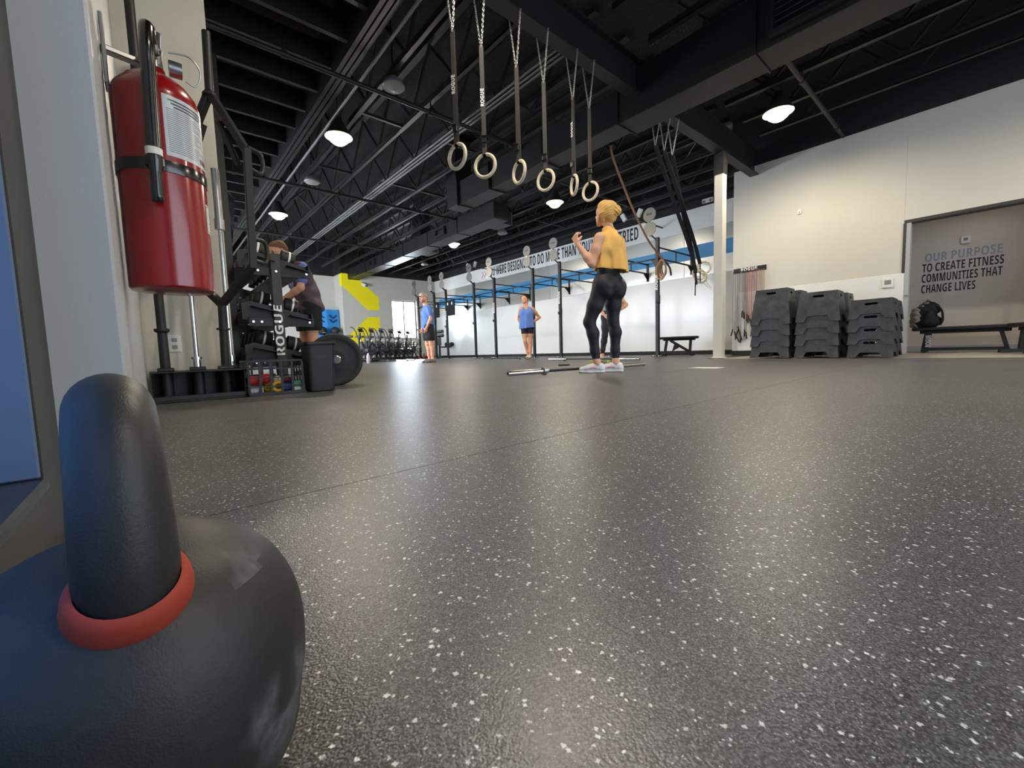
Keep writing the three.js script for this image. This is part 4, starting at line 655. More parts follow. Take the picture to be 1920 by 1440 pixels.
// benches
function bench(t, L, txt) {
  mb().box(0, 0.395, 0, L, 0.06, 0.29, 0.016).build('pad', M.satinBlack, t); mb().bar([-L * 0.42, 0.34, 0], [L * 0.45, 0.34, 0], 0.075, 0.05, 0.004).build('spine', M.powder, t);
  mb().bar([L * 0.36, 0.33, 0], [L * 0.42, 0.05, 0], 0.075, 0.05, 0.004).build('leg', M.powder, t); mb().box(L * 0.42, 0.025, 0, 0.06, 0.05, 0.46, 0.004).build('foot', M.powder, t);
  mb().bar([-L * 0.33, 0.33, 0], [-L * 0.36, 0.05, 0], 0.09, 0.076, 0.004).build('leg', M.powder, t); mb().box(-L * 0.36, 0.025, 0, 0.06, 0.05, 0.52, 0.004).build('foot', M.powder, t); }
{ const t = thing('flat_bench', 'long black flat bench under the corridor wall lettering, with a backpack on it', 'bench', [10.15, 0, -0.33], -Math.PI / 2 + 0.0); bench(t, 1.18); mb().bar([-0.45, 0.05, 0], [0.5, 0.05, 0], 0.05, 0.05, 0.004).build('stretcher', M.powder, t);
  const o = new THREE.Mesh(letters('ROGUE', 0.045, 0.2), M.lettersWhite); o.name = 'leg_lettering'; o.geometry.applyMatrix4(new THREE.Matrix4().makeRotationZ(Math.PI / 2)); o.rotation.y = 0; o.position.set(-0.375, 0.08, 0.0); o.rotation.y = 0; t.add(o); o.position.set(-0.385 + 0.03, 0.09, 0.047); }
{ const t = thing('flat_bench', 'second black flat bench in the doorway, cut off by the frame', 'bench', [9.15, 0, 0.42], 0.35); bench(t, 0.9); }
{ const t = thing('folding_bench', 'black adjustable bench folded flat beside the rig post', 'bench', [9.65, 0, -4.95], -Math.PI / 2 + 0.35);
  mb().box(0, 0.43, 0, 0.86, 0.06, 0.3, 0.016).build('pad', M.satinBlack, t); mb().box(0, 0.385, 0, 0.72, 0.04, 0.1, 0.004).build('rail', M.powder, t);
  mb().bar([-0.28, 0.37, 0], [-0.33, 0.05, 0], 0.06, 0.06, 0.004).bar([-0.2, 0.37, 0], [0.3, 0.05, 0], 0.06, 0.06, 0.004).bar([0.26, 0.37, 0], [0.24, 0.05, 0], 0.06, 0.06, 0.004).build('leg', M.powder, t); mb().bar([-0.36, 0.04, 0], [0.34, 0.04, 0], 0.07, 0.06, 0.004).build('base_rail', M.powder, t); for (const x of [-0.34, 0.3]) mb().box(x, 0.025, 0, 0.07, 0.05, 0.44, 0.004).build('foot', M.powder, t);
  mb().extrude([[-0.16, 0.1], [0.05, 0.22], [-0.1, 0.3]], 0.008, 0, M4(0, 0, 0.03)).build('ladder_plate', M.powder, t); }
// ================= people =================
function fieldMesh(prims, cell, k, shape, colorAt) {                      // smooth union of tapered capsules meshed with surface nets
  const n = prims.length, P = new Float64Array(n * 12); let lo = [1e9, 1e9, 1e9], hi = [-1e9, -1e9, -1e9];
  prims.forEach((q, i) => { const [a, ra, b, rb] = q; P.set([a[0], a[1], a[2], ra, b[0] - a[0], b[1] - a[1], b[2] - a[2], rb - ra, 1 / Math.max(1e-9, (b[0] - a[0]) ** 2 + (b[1] - a[1]) ** 2 + (b[2] - a[2]) ** 2), q[4] ?? k], i * 12);
    for (let c = 0; c < 3; c++) { lo[c] = Math.min(lo[c], a[c] - ra, b[c] - rb); hi[c] = Math.max(hi[c], a[c] + ra, b[c] + rb); } });
  lo = lo.map((v) => v - cell * 2.5 - 0.01); hi = hi.map((v) => v + cell * 2.5 + 0.01);
  const f = (x, y, z) => { let d = 1e3; for (let i = 0; i < n; i++) { const o = i * 12, px = x - P[o], py = y - P[o + 1], pz = z - P[o + 2]; let t = (px * P[o + 4] + py * P[o + 5] + pz * P[o + 6]) * P[o + 8]; t = t < 0 ? 0 : t > 1 ? 1 : t; const ex = px - t * P[o + 4], ey = py - t * P[o + 5], ez = pz - t * P[o + 6]; const e = Math.sqrt(ex * ex + ey * ey + ez * ez) - P[o + 3] - t * P[o + 7]; const kk = P[o + 9], h = kk - Math.abs(d - e); d = Math.min(d, e) - (h > 0 ? h * h / (4 * kk) : 0); } return shape ? shape(x, y, z, d) : d; };
  const N = lo.map((v, c) => Math.ceil((hi[c] - v) / cell) + 1), [nx, ny, nz] = N, F = new Float32Array(nx * ny * nz);
  for (let z = 0, i = 0; z < nz; z++) for (let y = 0; y < ny; y++) for (let x = 0; x < nx; x++, i++) F[i] = f(lo[0] + x * cell, lo[1] + y * cell, lo[2] + z * cell);
  const id = new Int32Array(nx * ny * nz).fill(-1), pos = [], idx = [], sx = 1, sy = nx, sz = nx * ny, E = [[0, sx], [0, sy], [0, sz], [sx, sx + sy], [sx, sx + sz], [sy, sx + sy], [sy, sy + sz], [sz, sx + sz], [sz, sy + sz], [sx + sy, sx + sy + sz], [sx + sz, sx + sy + sz], [sy + sz, sx + sy + sz]];
  const co = (o) => [o % nx, ((o / nx) | 0) % ny, (o / sz) | 0];
  const EC = E.map(([a, b]) => [co(a), co(b)]);
  for (let z = 0; z + 1 < nz; z++) for (let y = 0; y + 1 < ny; y++) for (let x = 0; x + 1 < nx; x++) {
    const i = x + y * sy + z * sz; let c = 0, px = 0, py = 0, pz = 0;
    for (let e = 0; e < 12; e++) { const a = F[i + E[e][0]], b = F[i + E[e][1]]; if ((a < 0) !== (b < 0)) { const t = a / (a - b), A = EC[e][0], B = EC[e][1]; px += A[0] + t * (B[0] - A[0]); py += A[1] + t * (B[1] - A[1]); pz += A[2] + t * (B[2] - A[2]); c++; } }
    if (c) { id[i] = pos.length / 3; pos.push(lo[0] + (x + px / c) * cell, lo[1] + (y + py / c) * cell, lo[2] + (z + pz / c) * cell); }
  }
  for (let z = 1; z + 1 < nz; z++) for (let y = 1; y + 1 < ny; y++) for (let x = 1; x + 1 < nx; x++) {
    const i = x + y * sy + z * sz, a = F[i] < 0;
    for (const [s, u, v] of [[sx, sy, sz], [sy, sz, sx], [sz, sx, sy]]) { const b = F[i + s] < 0; if (a === b) continue; const q = [id[i], id[i - u], id[i - u - v], id[i - v]]; if (a) idx.push(q[0], q[1], q[2], q[0], q[2], q[3]); else idx.push(q[0], q[2], q[1], q[0], q[3], q[2]); }
  }
  const m = pos.length / 3, nor = new Float32Array(m * 3), e = cell * 0.5;
  for (let i = 0; i < m; i++) { const x = pos[i * 3], y = pos[i * 3 + 1], z = pos[i * 3 + 2]; const g = V(f(x + e, y, z) - f(x - e, y, z), f(x, y + e, z) - f(x, y - e, z), f(x, y, z + e) - f(x, y, z - e)).normalize(); nor.set([g.x, g.y, g.z], i * 3); }
  const g = new THREE.BufferGeometry(); g.setAttribute('position', new THREE.BufferAttribute(new Float32Array(pos), 3)); g.setAttribute('normal', new THREE.BufferAttribute(nor, 3)); g.setIndex(idx);
  if (colorAt) { const col = new Float32Array(m * 3); for (let i = 0; i < m; i++) { const c = colorAt(pos[i * 3], pos[i * 3 + 1], pos[i * 3 + 2]); col.set([c.r, c.g, c.b], i * 3); } g.setAttribute('color', new THREE.BufferAttribute(col, 3)); }
  return g;
}
const vA = (a, b, t) => a.map((v, i) => v + (b[i] - v) * t), vAdd = (a, b, s = 1) => a.map((v, i) => v + b[i] * s), vNorm = (a) => { const l = Math.hypot(...a); return a.map((v) => v / l); }, vX = (a, b) => [a[1] * b[2] - a[2] * b[1], a[2] * b[0] - a[0] * b[2], a[0] * b[1] - a[1] * b[0]];
function handPrims(w, d, n, side, curl, thumb = 0.5) {
  d = vNorm(d); n = vNorm(vAdd(n, d, -(n[0] * d[0] + n[1] * d[1] + n[2] * d[2]))); const s = vX(n, d).map((v) => v * side), out = [];
  const kn = [0, 1, 2, 3].map((i) => vAdd(vAdd(w, d, 0.083 - Math.abs(i - 1.2) * 0.005), s, (1.5 - i) * 0.021));
  kn.forEach((p) => out.push([w, 0.016, p, 0.0125, 0.012]));
  kn.forEach((p, i) => { let dir = d, a = p; const L = [0.92, 1, 0.94, 0.76][i]; [0.042, 0.026, 0.021].forEach((l, j) => { const c = curl * (j ? 1.15 : 0.9), cs = Math.cos(c), sn = Math.sin(c), nn = vX(vX(dir, n), dir); const t = vNorm(nn); dir = vNorm(vAdd(dir.map((v) => v * cs), t, sn)); const b = vAdd(a, dir, l * L); out.push([a, 0.0095 - j * 0.0008, b, 0.0088 - j * 0.0009, 0.004]); a = b; }); });
  const t0 = vAdd(vAdd(w, d, 0.022), s, 0.022), td = vNorm(vAdd(vAdd(d.map((v) => v * 0.75), s, 0.65 * (1 - thumb * 0.7)), n, 0.25 + thumb)), t1 = vAdd(t0, td, 0.042), td2 = vNorm(vAdd(vAdd(td, n, 0.35), d, 0.3)), t2 = vAdd(t1, td2, 0.03);
  out.push([t0, 0.014, t1, 0.0115, 0.01], [t1, 0.011, t2, 0.009, 0.005]); return out;
}
function person(spec) {
  const { J, at, turn, label, skin } = spec, f = spec.fem, k = 0.03, bd = spec.build ?? 1;
  const t = thing('person', label, 'person', at, turn);
  const lat = vNorm(vAdd(J.shR, J.shL, -1)), fw = spec.facing, back = fw.map((v) => -v);
  const torso = [
    [vAdd(J.hipL, back, f ? 0.012 : 0), f ? 0.098 * bd : 0.1 * bd, vAdd(J.hipR, back, f ? 0.012 : 0), f ? 0.098 * bd : 0.1 * bd],
    [vAdd(J.waist, lat, f ? -0.05 : -0.075), f ? 0.079 * bd : 0.092 * bd, vAdd(J.waist, lat, f ? 0.05 : 0.075), f ? 0.079 * bd : 0.092 * bd],
    [vAdd(J.pelvis, lat, -0.06), 0.095 * bd, vAdd(J.pelvis, lat, 0.06), 0.095 * bd],
    [vAdd(J.chest, lat, f ? -0.06 : -0.085), f ? 0.094 * bd : 0.107 * bd, vAdd(J.chest, lat, f ? 0.06 : 0.085), f ? 0.094 * bd : 0.107 * bd],
    [J.waist, 0.085 * bd, J.chest, 0.1 * bd],
    [vA(J.shL, J.shR, 0.1), f ? 0.048 : 0.06, vA(J.shL, J.shR, 0.9), f ? 0.048 : 0.06],
    [J.chest, 0.09, J.neck, 0.06],
  ];
  if (f) { for (const h of [J.hipL, J.hipR]) torso.push([vAdd(vAdd(h, back, 0.055), [0, 1, 0], -0.02), 0.078, vAdd(vAdd(h, back, 0.05), [0, 1, 0], -0.06), 0.074]); for (const s of [-1, 1]) torso.push([vAdd(vAdd(J.chest, lat, 0.07 * s), fw, 0.05), 0.06, vAdd(vAdd(J.chest, lat, 0.065 * s), fw, 0.06), 0.055]); }
  const limbR = spec.limb ?? (f ? 1 : 1.1), legs = [], arms = [];
  for (const s of ['L', 'R']) {
    const h = J['hip' + s], kn = J['kn' + s], an = J['an' + s], cb = vAdd(vA(kn, an, 0.28), spec['legBack' + s] ?? back, 0.018);
    legs.push([h, 0.088 * limbR, vA(h, kn, 0.55), 0.073 * limbR], [vA(h, kn, 0.55), 0.073 * limbR, kn, 0.053 * limbR], [kn, 0.052 * limbR, cb, 0.054 * limbR], [cb, 0.054 * limbR, vA(kn, an, 0.7), 0.04 * limbR], [vA(kn, an, 0.7), 0.04 * limbR, an, 0.034 * limbR]);
    const sh = J['sh' + s], el = J['el' + s], wr = J['wr' + s];
    arms.push([sh, 0.052 * limbR, vA(sh, el, 0.45), 0.047 * limbR], [vA(sh, el, 0.45), 0.047 * limbR, el, 0.036 * limbR], [el, 0.036 * limbR, vA(el, wr, 0.3), 0.038 * limbR], [vA(el, wr, 0.3), 0.038 * limbR, wr, 0.025 * limbR]);
  }
  const feet = []; for (const s of ['L', 'R']) feet.push([J['an' + s], 0.033, J['heel' + s], 0.028], [J['heel' + s], 0.028, J['toe' + s], 0.026]);
  // head
  const c = J.head, hf = vNorm(spec.headF), hl = vNorm(vX([0, 1, 0], hf)), hu = vX(hf, hl), h = (x, y, z) => [0, 1, 2].map((i) => c[i] + hl[i] * x + hu[i] * y + hf[i] * z), hs = spec.headScale ?? 1;
  const H = (x, y, z) => h(x * hs, y * hs, z * hs);
  const head = [[H(0, 0.045, -0.03), 0.078 * hs, H(0, 0.05, 0.025), 0.072 * hs], [H(0, 0.0, -0.035), 0.07 * hs, H(0, 0.01, 0.03), 0.07 * hs], [H(-0.025, -0.055, 0.045), 0.036 * hs, H(0.025, -0.055, 0.045), 0.036 * hs], [H(0, -0.05, 0.03), 0.045 * hs, H(0, -0.088, 0.066), 0.023 * hs], [H(0, 0.02, 0.088), 0.011, H(0, -0.022, 0.106), 0.0125, 0.01], [H(-0.012, -0.028, 0.094), 0.008, H(0.012, -0.028, 0.094), 0.008, 0.008], [H(-0.036, 0.026, 0.075), 0.014, H(0.036, 0.026, 0.075), 0.014, 0.015], [H(-0.016, -0.055, 0.084), 0.009, H(0.016, -0.055, 0.084), 0.009, 0.01],
    [H(0.074, 0.008, -0.005), 0.009, H(0.078, -0.025, -0.002), 0.008, 0.008], [H(-0.074, 0.008, -0.005), 0.009, H(-0.078, -0.025, -0.002), 0.008, 0.008], [H(0.078, 0.012, -0.012), 0.01, H(0.08, -0.005, -0.018), 0.01, 0.008], [H(-0.078, 0.012, -0.012), 0.01, H(-0.08, -0.005, -0.018), 0.01, 0.008]];
  const neck = [[vAdd(J.neck, [0, 1, 0], -0.03), f ? 0.05 : 0.062, H(0, -0.03, -0.02), f ? 0.045 : 0.056]];
  const sk = new THREE.Color(skin), dark = new THREE.Color(spec.hair), lip = sk.clone().multiply(new THREE.Color(0.8, 0.5, 0.5));
  const dist = (p, q) => Math.hypot(p[0] - q[0], p[1] - q[1], p[2] - q[2]);
  const feat = [[H(0.032, 0.008, 0.085), 0.011, new THREE.Color(0.09, 0.06, 0.05)], [H(-0.032, 0.008, 0.085), 0.011, new THREE.Color(0.09, 0.06, 0.05)], [H(0.034, 0.026, 0.088), 0.013, dark], [H(-0.034, 0.026, 0.088), 0.013, dark], [H(0, -0.054, 0.094), 0.015, lip]];
  const colHead = (x, y, z) => { for (const [p, r, q] of feat) if (dist([x, y, z], p) < r) return q; if (spec.beard) { const p = [x - c[0], y - c[1], z - c[2]], yy = p[0] * hu[0] + p[1] * hu[1] + p[2] * hu[2], zz = p[0] * hf[0] + p[1] * hf[1] + p[2] * hf[2]; if (yy < -0.03 * hs && zz > -0.02) return sk.clone().lerp(dark, 0.55); } return sk; };
  const parts = [fieldMesh([...torso, ...legs, ...arms, ...feet, ...neck], spec.cell ?? 0.012, k, null, () => sk), fieldMesh([...head, ...neck], spec.fine ?? 0.005, 0.025, null, colHead)];
  for (const [s, hd] of Object.entries(spec.hands)) parts.push(fieldMesh([[vA(J['el' + s], J['wr' + s], 0.85), 0.026 * limbR, J['wr' + s], 0.024 * limbR], ...handPrims(J['wr' + s], hd.d, hd.n, hd.side, hd.curl, hd.thumb)], spec.handCell ?? 0.004, 0.012, null, () => sk));
  const body = new THREE.Mesh(mergeGeometries(parts.map((g) => g)), new THREE.MeshStandardMaterial({ vertexColors: true, roughness: 0.55 })); body.name = 'body'; t.add(body);
  const wear = (name, prims, grow, shape, m, cell = spec.cell ?? 0.012, kk = k, labelText) => { const g = fieldMesh(prims.map((p) => [p[0], p[1] + grow, p[2], p[3] + grow, p[4]]), cell, kk, shape); const o = new THREE.Mesh(g, m); o.name = name; if (labelText) o.userData.label = labelText; t.add(o); return o; };
  spec.dress({ wear, torso, legs, arms, neck, head, feet, J, H, hf, hl, hu, t, fw, back, lat });
  return t;
}
function shoe(wear, J, s, m, soleM, o = {}) {                              // upper and sole with a rounded toe
  const a = J['an' + s], he = J['heel' + s], to = J['toe' + s], d = vNorm(vAdd(to, he, -1)), L = Math.hypot(...vAdd(to, he, -1)), side = vNorm(vX([0, 1, 0], d)), g = o.grow ?? 0.006, c = o.cell ?? 0.008;
  const up = [[[he[0], 0.045, he[2]], 0.034, [he[0], 0.07, he[2]], 0.03], [[he[0], 0.045, he[2]], 0.036, vAdd([he[0], 0.05, he[2]], d, L * 0.55), 0.038], [vAdd([he[0], 0.052, he[2]], d, L * 0.5), 0.04, vAdd([he[0], 0.036, he[2]], d, L), 0.03], [vAdd([he[0], 0.045, he[2]], d, L * 0.66).map((v, i) => v + side[i] * 0.01), 0.034, vAdd([he[0], 0.04, he[2]], d, L * 0.74).map((v, i) => v - side[i] * 0.012), 0.032], [[a[0], 0.09, a[2]], 0.036, vAdd([he[0], 0.06, he[2]], d, L * 0.4), 0.034]];
  const u = wear('shoe', up, g - 0.006, (x, y, z, v) => Math.max(v, 0.014 - y, y - (o.top ?? 0.1)), m, c, 0.02);
  const so = [[[he[0], 0.012, he[2]], 0.037, vAdd([he[0], 0.012, he[2]], d, L * 0.6), 0.038], [vAdd([he[0], 0.012, he[2]], d, L * 0.6), 0.043, vAdd([he[0], 0.014, he[2]], d, L), 0.031]];
  wear('sole', so, 0.004, (x, y, z, v) => Math.max(v, -y + 0.001, y - 0.026), soleM, c, 0.02);
  return { up, d, L, side, he, to };
}
const cloth = (c, r = 0.85, bump = 0.0012) => mat(c, r, 0, { bumpMap: fineBump, bumpScale: bump });
// --- woman in the yellow top ---
person({ fem: true, at: [3.547, 0, -2.605], turn: -0.948, cell: 0.009, fine: 0.0045, label: 'person in loose yellow sleeveless top, black leggings and white shoes, one fist raised', skin: S(226, 172, 140), hair: S(186, 140, 84), facing: vNorm([-0.8, 0, -0.6]), headF: [-0.82, 0.2, -0.52], legBackL: vNorm([0.9, 0, 0.3]), legBackR: vNorm([0.9, 0, 0.3]),
  J: { head: [0.012, 1.585, 0.0], neck: [0.05, 1.40, 0.0], shL: [-0.05, 1.335, 0.125], shR: [0.155, 1.335, -0.125], chest: [0.045, 1.23, 0.0], waist: [0.035, 1.06, 0.0], pelvis: [0.03, 0.935, 0.0], hipL: [-0.03, 0.88, 0.06], hipR: [0.085, 0.88, -0.06], knL: [-0.165, 0.52, 0.05], knR: [0.072, 0.53, -0.07], anL: [-0.092, 0.105, 0.05], anR: [0.098, 0.1, -0.05], heelL: [-0.05, 0.03, 0.055], toeL: [-0.25, 0.026, 0.03], heelR: [0.135, 0.03, -0.04], toeR: [-0.07, 0.026, -0.09], elL: [-0.125, 1.085, 0.15], wrL: [-0.268, 1.30, 0.11], elR: [0.07, 1.07, -0.17], wrR: [-0.04, 1.16, -0.13] },
  hands: { L: { d: [-0.3, 0.9, -0.1], n: [0.55, 0.2, -0.75], side: 1, curl: 0.95, thumb: 0.9 }, R: { d: [-0.9, 0.4, 0.1], n: [0, 0.3, 1], side: -1, curl: 0.8, thumb: 0.8 } },
  dress: ({ wear, torso, legs, J, H, head, hf, hu, t, back, neck }) => {
    const black = mat(S(24, 26, 34), 0.62), yellow = cloth(S(236, 184, 100), 0.9, 0.003);
    wear('leggings', [...torso.slice(0, 3), torso[4], ...torso.slice(7, 9), ...legs], 0.005, (x, y, z, d) => Math.max(d, y - 1.1, 0.145 - y), black, 0.009);
    wear('top', [torso[1], torso[3], torso[4], torso[5], torso[6], ...torso.slice(9), [[0.125, 1.31, -0.05], 0.06, [0.15, 0.98, -0.03], 0.075], [[0.1, 1.31, 0.06], 0.05, [0.13, 0.98, 0.06], 0.07], [[-0.01, 1.29, 0.07], 0.05, [-0.025, 0.98, 0.08], 0.075], [[-0.02, 1.26, -0.03], 0.06, [-0.045, 0.98, -0.03], 0.07], [[0.06, 1.37, 0.03], 0.05, [0.09, 1.28, 0.05], 0.06]], 0.012, (x, y, z, d) => { const w = 0.006 * Math.sin(x * 70 + z * 55 + y * 4) * Math.min(1, Math.max(0, (1.3 - y) * 5)); const hem = 1.035 - x * 0.12; d += w; return Math.max(d, hem - y, y - 1.425, y < hem + 0.1 ? -(d + 0.02) : -1); }, yellow, 0.0075, 0.035);
    wear('collar', [[vAdd(J.neck, [0, 1, 0], -0.005), 0.062, vAdd(J.neck, [-0.015, 0.03, 0], 1), 0.056]], 0.006, (x, y, z, d) => Math.max(d, y - 1.455), yellow, 0.007);
    // hair drawn back into a bun
    const hair = mat(S(214, 168, 96), 0.6, 0, { bumpMap: fineBump, bumpScale: 0.004 });
    wear('hair', [[H(0, 0.05, -0.032), 0.086, H(0, 0.062, 0.02), 0.08], [H(0, 0.0, -0.05), 0.076, H(0, 0.02, -0.01), 0.08], [H(0.06, 0.0, -0.01), 0.035, H(0.055, -0.06, -0.02), 0.02], [H(-0.06, 0.0, -0.01), 0.035, H(-0.055, -0.06, -0.02), 0.02], [H(0.075, 0.0, 0.02), 0.012, H(0.07, -0.1, 0.035), 0.007, 0.01], [H(0, -0.04, -0.06), 0.05, H(0, -0.075, -0.05), 0.03]], 0, (x, y, z, d) => { const p = [x, y, z].map((v, i) => v - J.head[i]); const fz = p[0] * hf[0] + p[1] * hf[1] + p[2] * hf[2], uy = p[0] * hu[0] + p[1] * hu[1] + p[2] * hu[2]; return Math.max(d + 0.0008 * Math.sin(uy * 210 + fz * 120 + 2 * Math.sin(uy * 40)), fz - 0.045 - Math.max(0, uy - 0.04) * 0.9); }, hair, 0.005, 0.02);
    wear('hair_bun', [[H(0.0, 0.03, -0.135), 0.034, H(0.0, 0.055, -0.125), 0.03], [H(0.0, 0.005, -0.125), 0.024, H(0.0, 0.02, -0.145), 0.024]], 0, (x, y, z, d) => d + 0.003 * Math.sin(x * 190 + y * 160), hair, 0.005, 0.02);
    wear('hair_tie', [[H(0.0, 0.03, -0.1), 0.028, H(0.0, 0.035, -0.104), 0.028]], 0, null, mat(S(70, 52, 36), 0.8), 0.005);
    const wh = mat(S(226, 232, 236), 0.6), so = mat(S(232, 232, 230), 0.6), pink = mat(S(238, 130, 142), 0.6), lace = mat(S(206, 226, 30), 0.6);
    for (const s of ['L', 'R']) { const q = shoe(wear, J, s, wh, so, { cell: 0.006 }); const c = (l, h, o) => vAdd(vAdd([q.he[0], h, q.he[2]], q.d, q.L * l), q.side, o);
      for (const o of [-1, 1]) { mb().tube([c(0.2, 0.05, 0.0405 * o), c(0.4, 0.056, 0.0425 * o), c(0.6, 0.048, 0.046 * o)], 0.006, 6, 16).build('shoe_mark', pink, t); }
      const l = mb(); for (let k = 0; k < 4; k++) l.tube([c(0.48 + k * 0.08, 0.09 - k * 0.007, -0.022), c(0.5 + k * 0.08, 0.101 - k * 0.008, 0), c(0.48 + k * 0.08, 0.09 - k * 0.007, 0.022)], 0.0045, 5, 8); l.tube([c(0.48, 0.1, 0), c(0.52, 0.125, 0.02), c(0.6, 0.115, 0.03), c(0.5, 0.1, 0.0)], 0.004, 5, 14).tube([c(0.48, 0.1, 0), c(0.55, 0.125, -0.02), c(0.62, 0.1, -0.03)], 0.004, 5, 14); l.build('laces', lace, t);
      mb().box(...vAdd([q.he[0], 0.005, q.he[2]], q.d, q.L * 0.5), 0.07, 0.008, q.L + 0.05, 0.003, 0, Math.atan2(q.d[0], q.d[2])).build('outsole', M.satinBlack, t); }
  } });
// --- second woman, mostly hidden behind the first ---
person({ fem: true, at: [6.78, 0, -4.88], turn: -0.946, cell: 0.014, fine: 0.008, handCell: 0.006, label: 'person in black leggings and pale pink shoes, standing behind the woman in yellow', skin: S(226, 168, 138), hair: S(80, 56, 40), facing: [0, 0, 1], headF: [-0.3, 0.05, 1],
  J: { head: [0.0, 1.46, 0], neck: [0, 1.28, 0], shL: [0.16, 1.22, 0], shR: [-0.16, 1.22, 0], chest: [0, 1.14, 0], waist: [0.01, 0.99, 0], pelvis: [0.01, 0.89, 0], hipL: [0.075, 0.85, 0], hipR: [-0.07, 0.85, 0], knL: [0.09, 0.5, 0.02], knR: [-0.1, 0.49, 0.02], anL: [0.11, 0.1, 0], anR: [-0.16, 0.1, -0.02], heelL: [0.11, 0.03, -0.04], toeL: [0.13, 0.03, 0.16], heelR: [-0.16, 0.03, -0.05], toeR: [-0.24, 0.03, 0.14], elL: [0.31, 1.07, -0.08], wrL: [0.17, 0.95, 0.02], elR: [-0.2, 1.0, -0.1], wrR: [-0.12, 0.9, 0.06] },
  hands: { L: { d: [-0.8, -0.3, 0.4], n: [0, -0.2, -1], side: -1, curl: 0.4 }, R: { d: [0.6, -0.5, 0.5], n: [0, 0, -1], side: 1, curl: 0.4 } },
  dress: ({ wear, torso, legs, arms, J, H }) => {
    wear('leggings', [...torso.slice(0, 3), ...torso.slice(7, 9), ...legs], 0.005, (x, y, z, d) => Math.max(d, y - 1.0, 0.13 - y), mat(S(30, 32, 40), 0.7));
    wear('top', [torso[1], torso[3], torso[4], torso[5], torso[6], ...torso.slice(9)], 0.012, (x, y, z, d) => Math.max(d, 0.95 - y, y - 1.27), cloth(S(150, 150, 152)));
    wear('hair', [[H(0, 0.05, -0.03), 0.09, H(0, 0.06, 0.01), 0.084], [H(0, -0.02, -0.06), 0.06, H(0, -0.1, -0.06), 0.04]], 0, (x, y, z, d) => Math.max(d, z - 0.03), mat(S(80, 56, 40), 0.7), 0.008);
    for (const s of ['L', 'R']) shoe(wear, J, s, mat(S(230, 186, 176), 0.6), mat(S(236, 226, 220), 0.6), { cell: 0.01 });
  } });
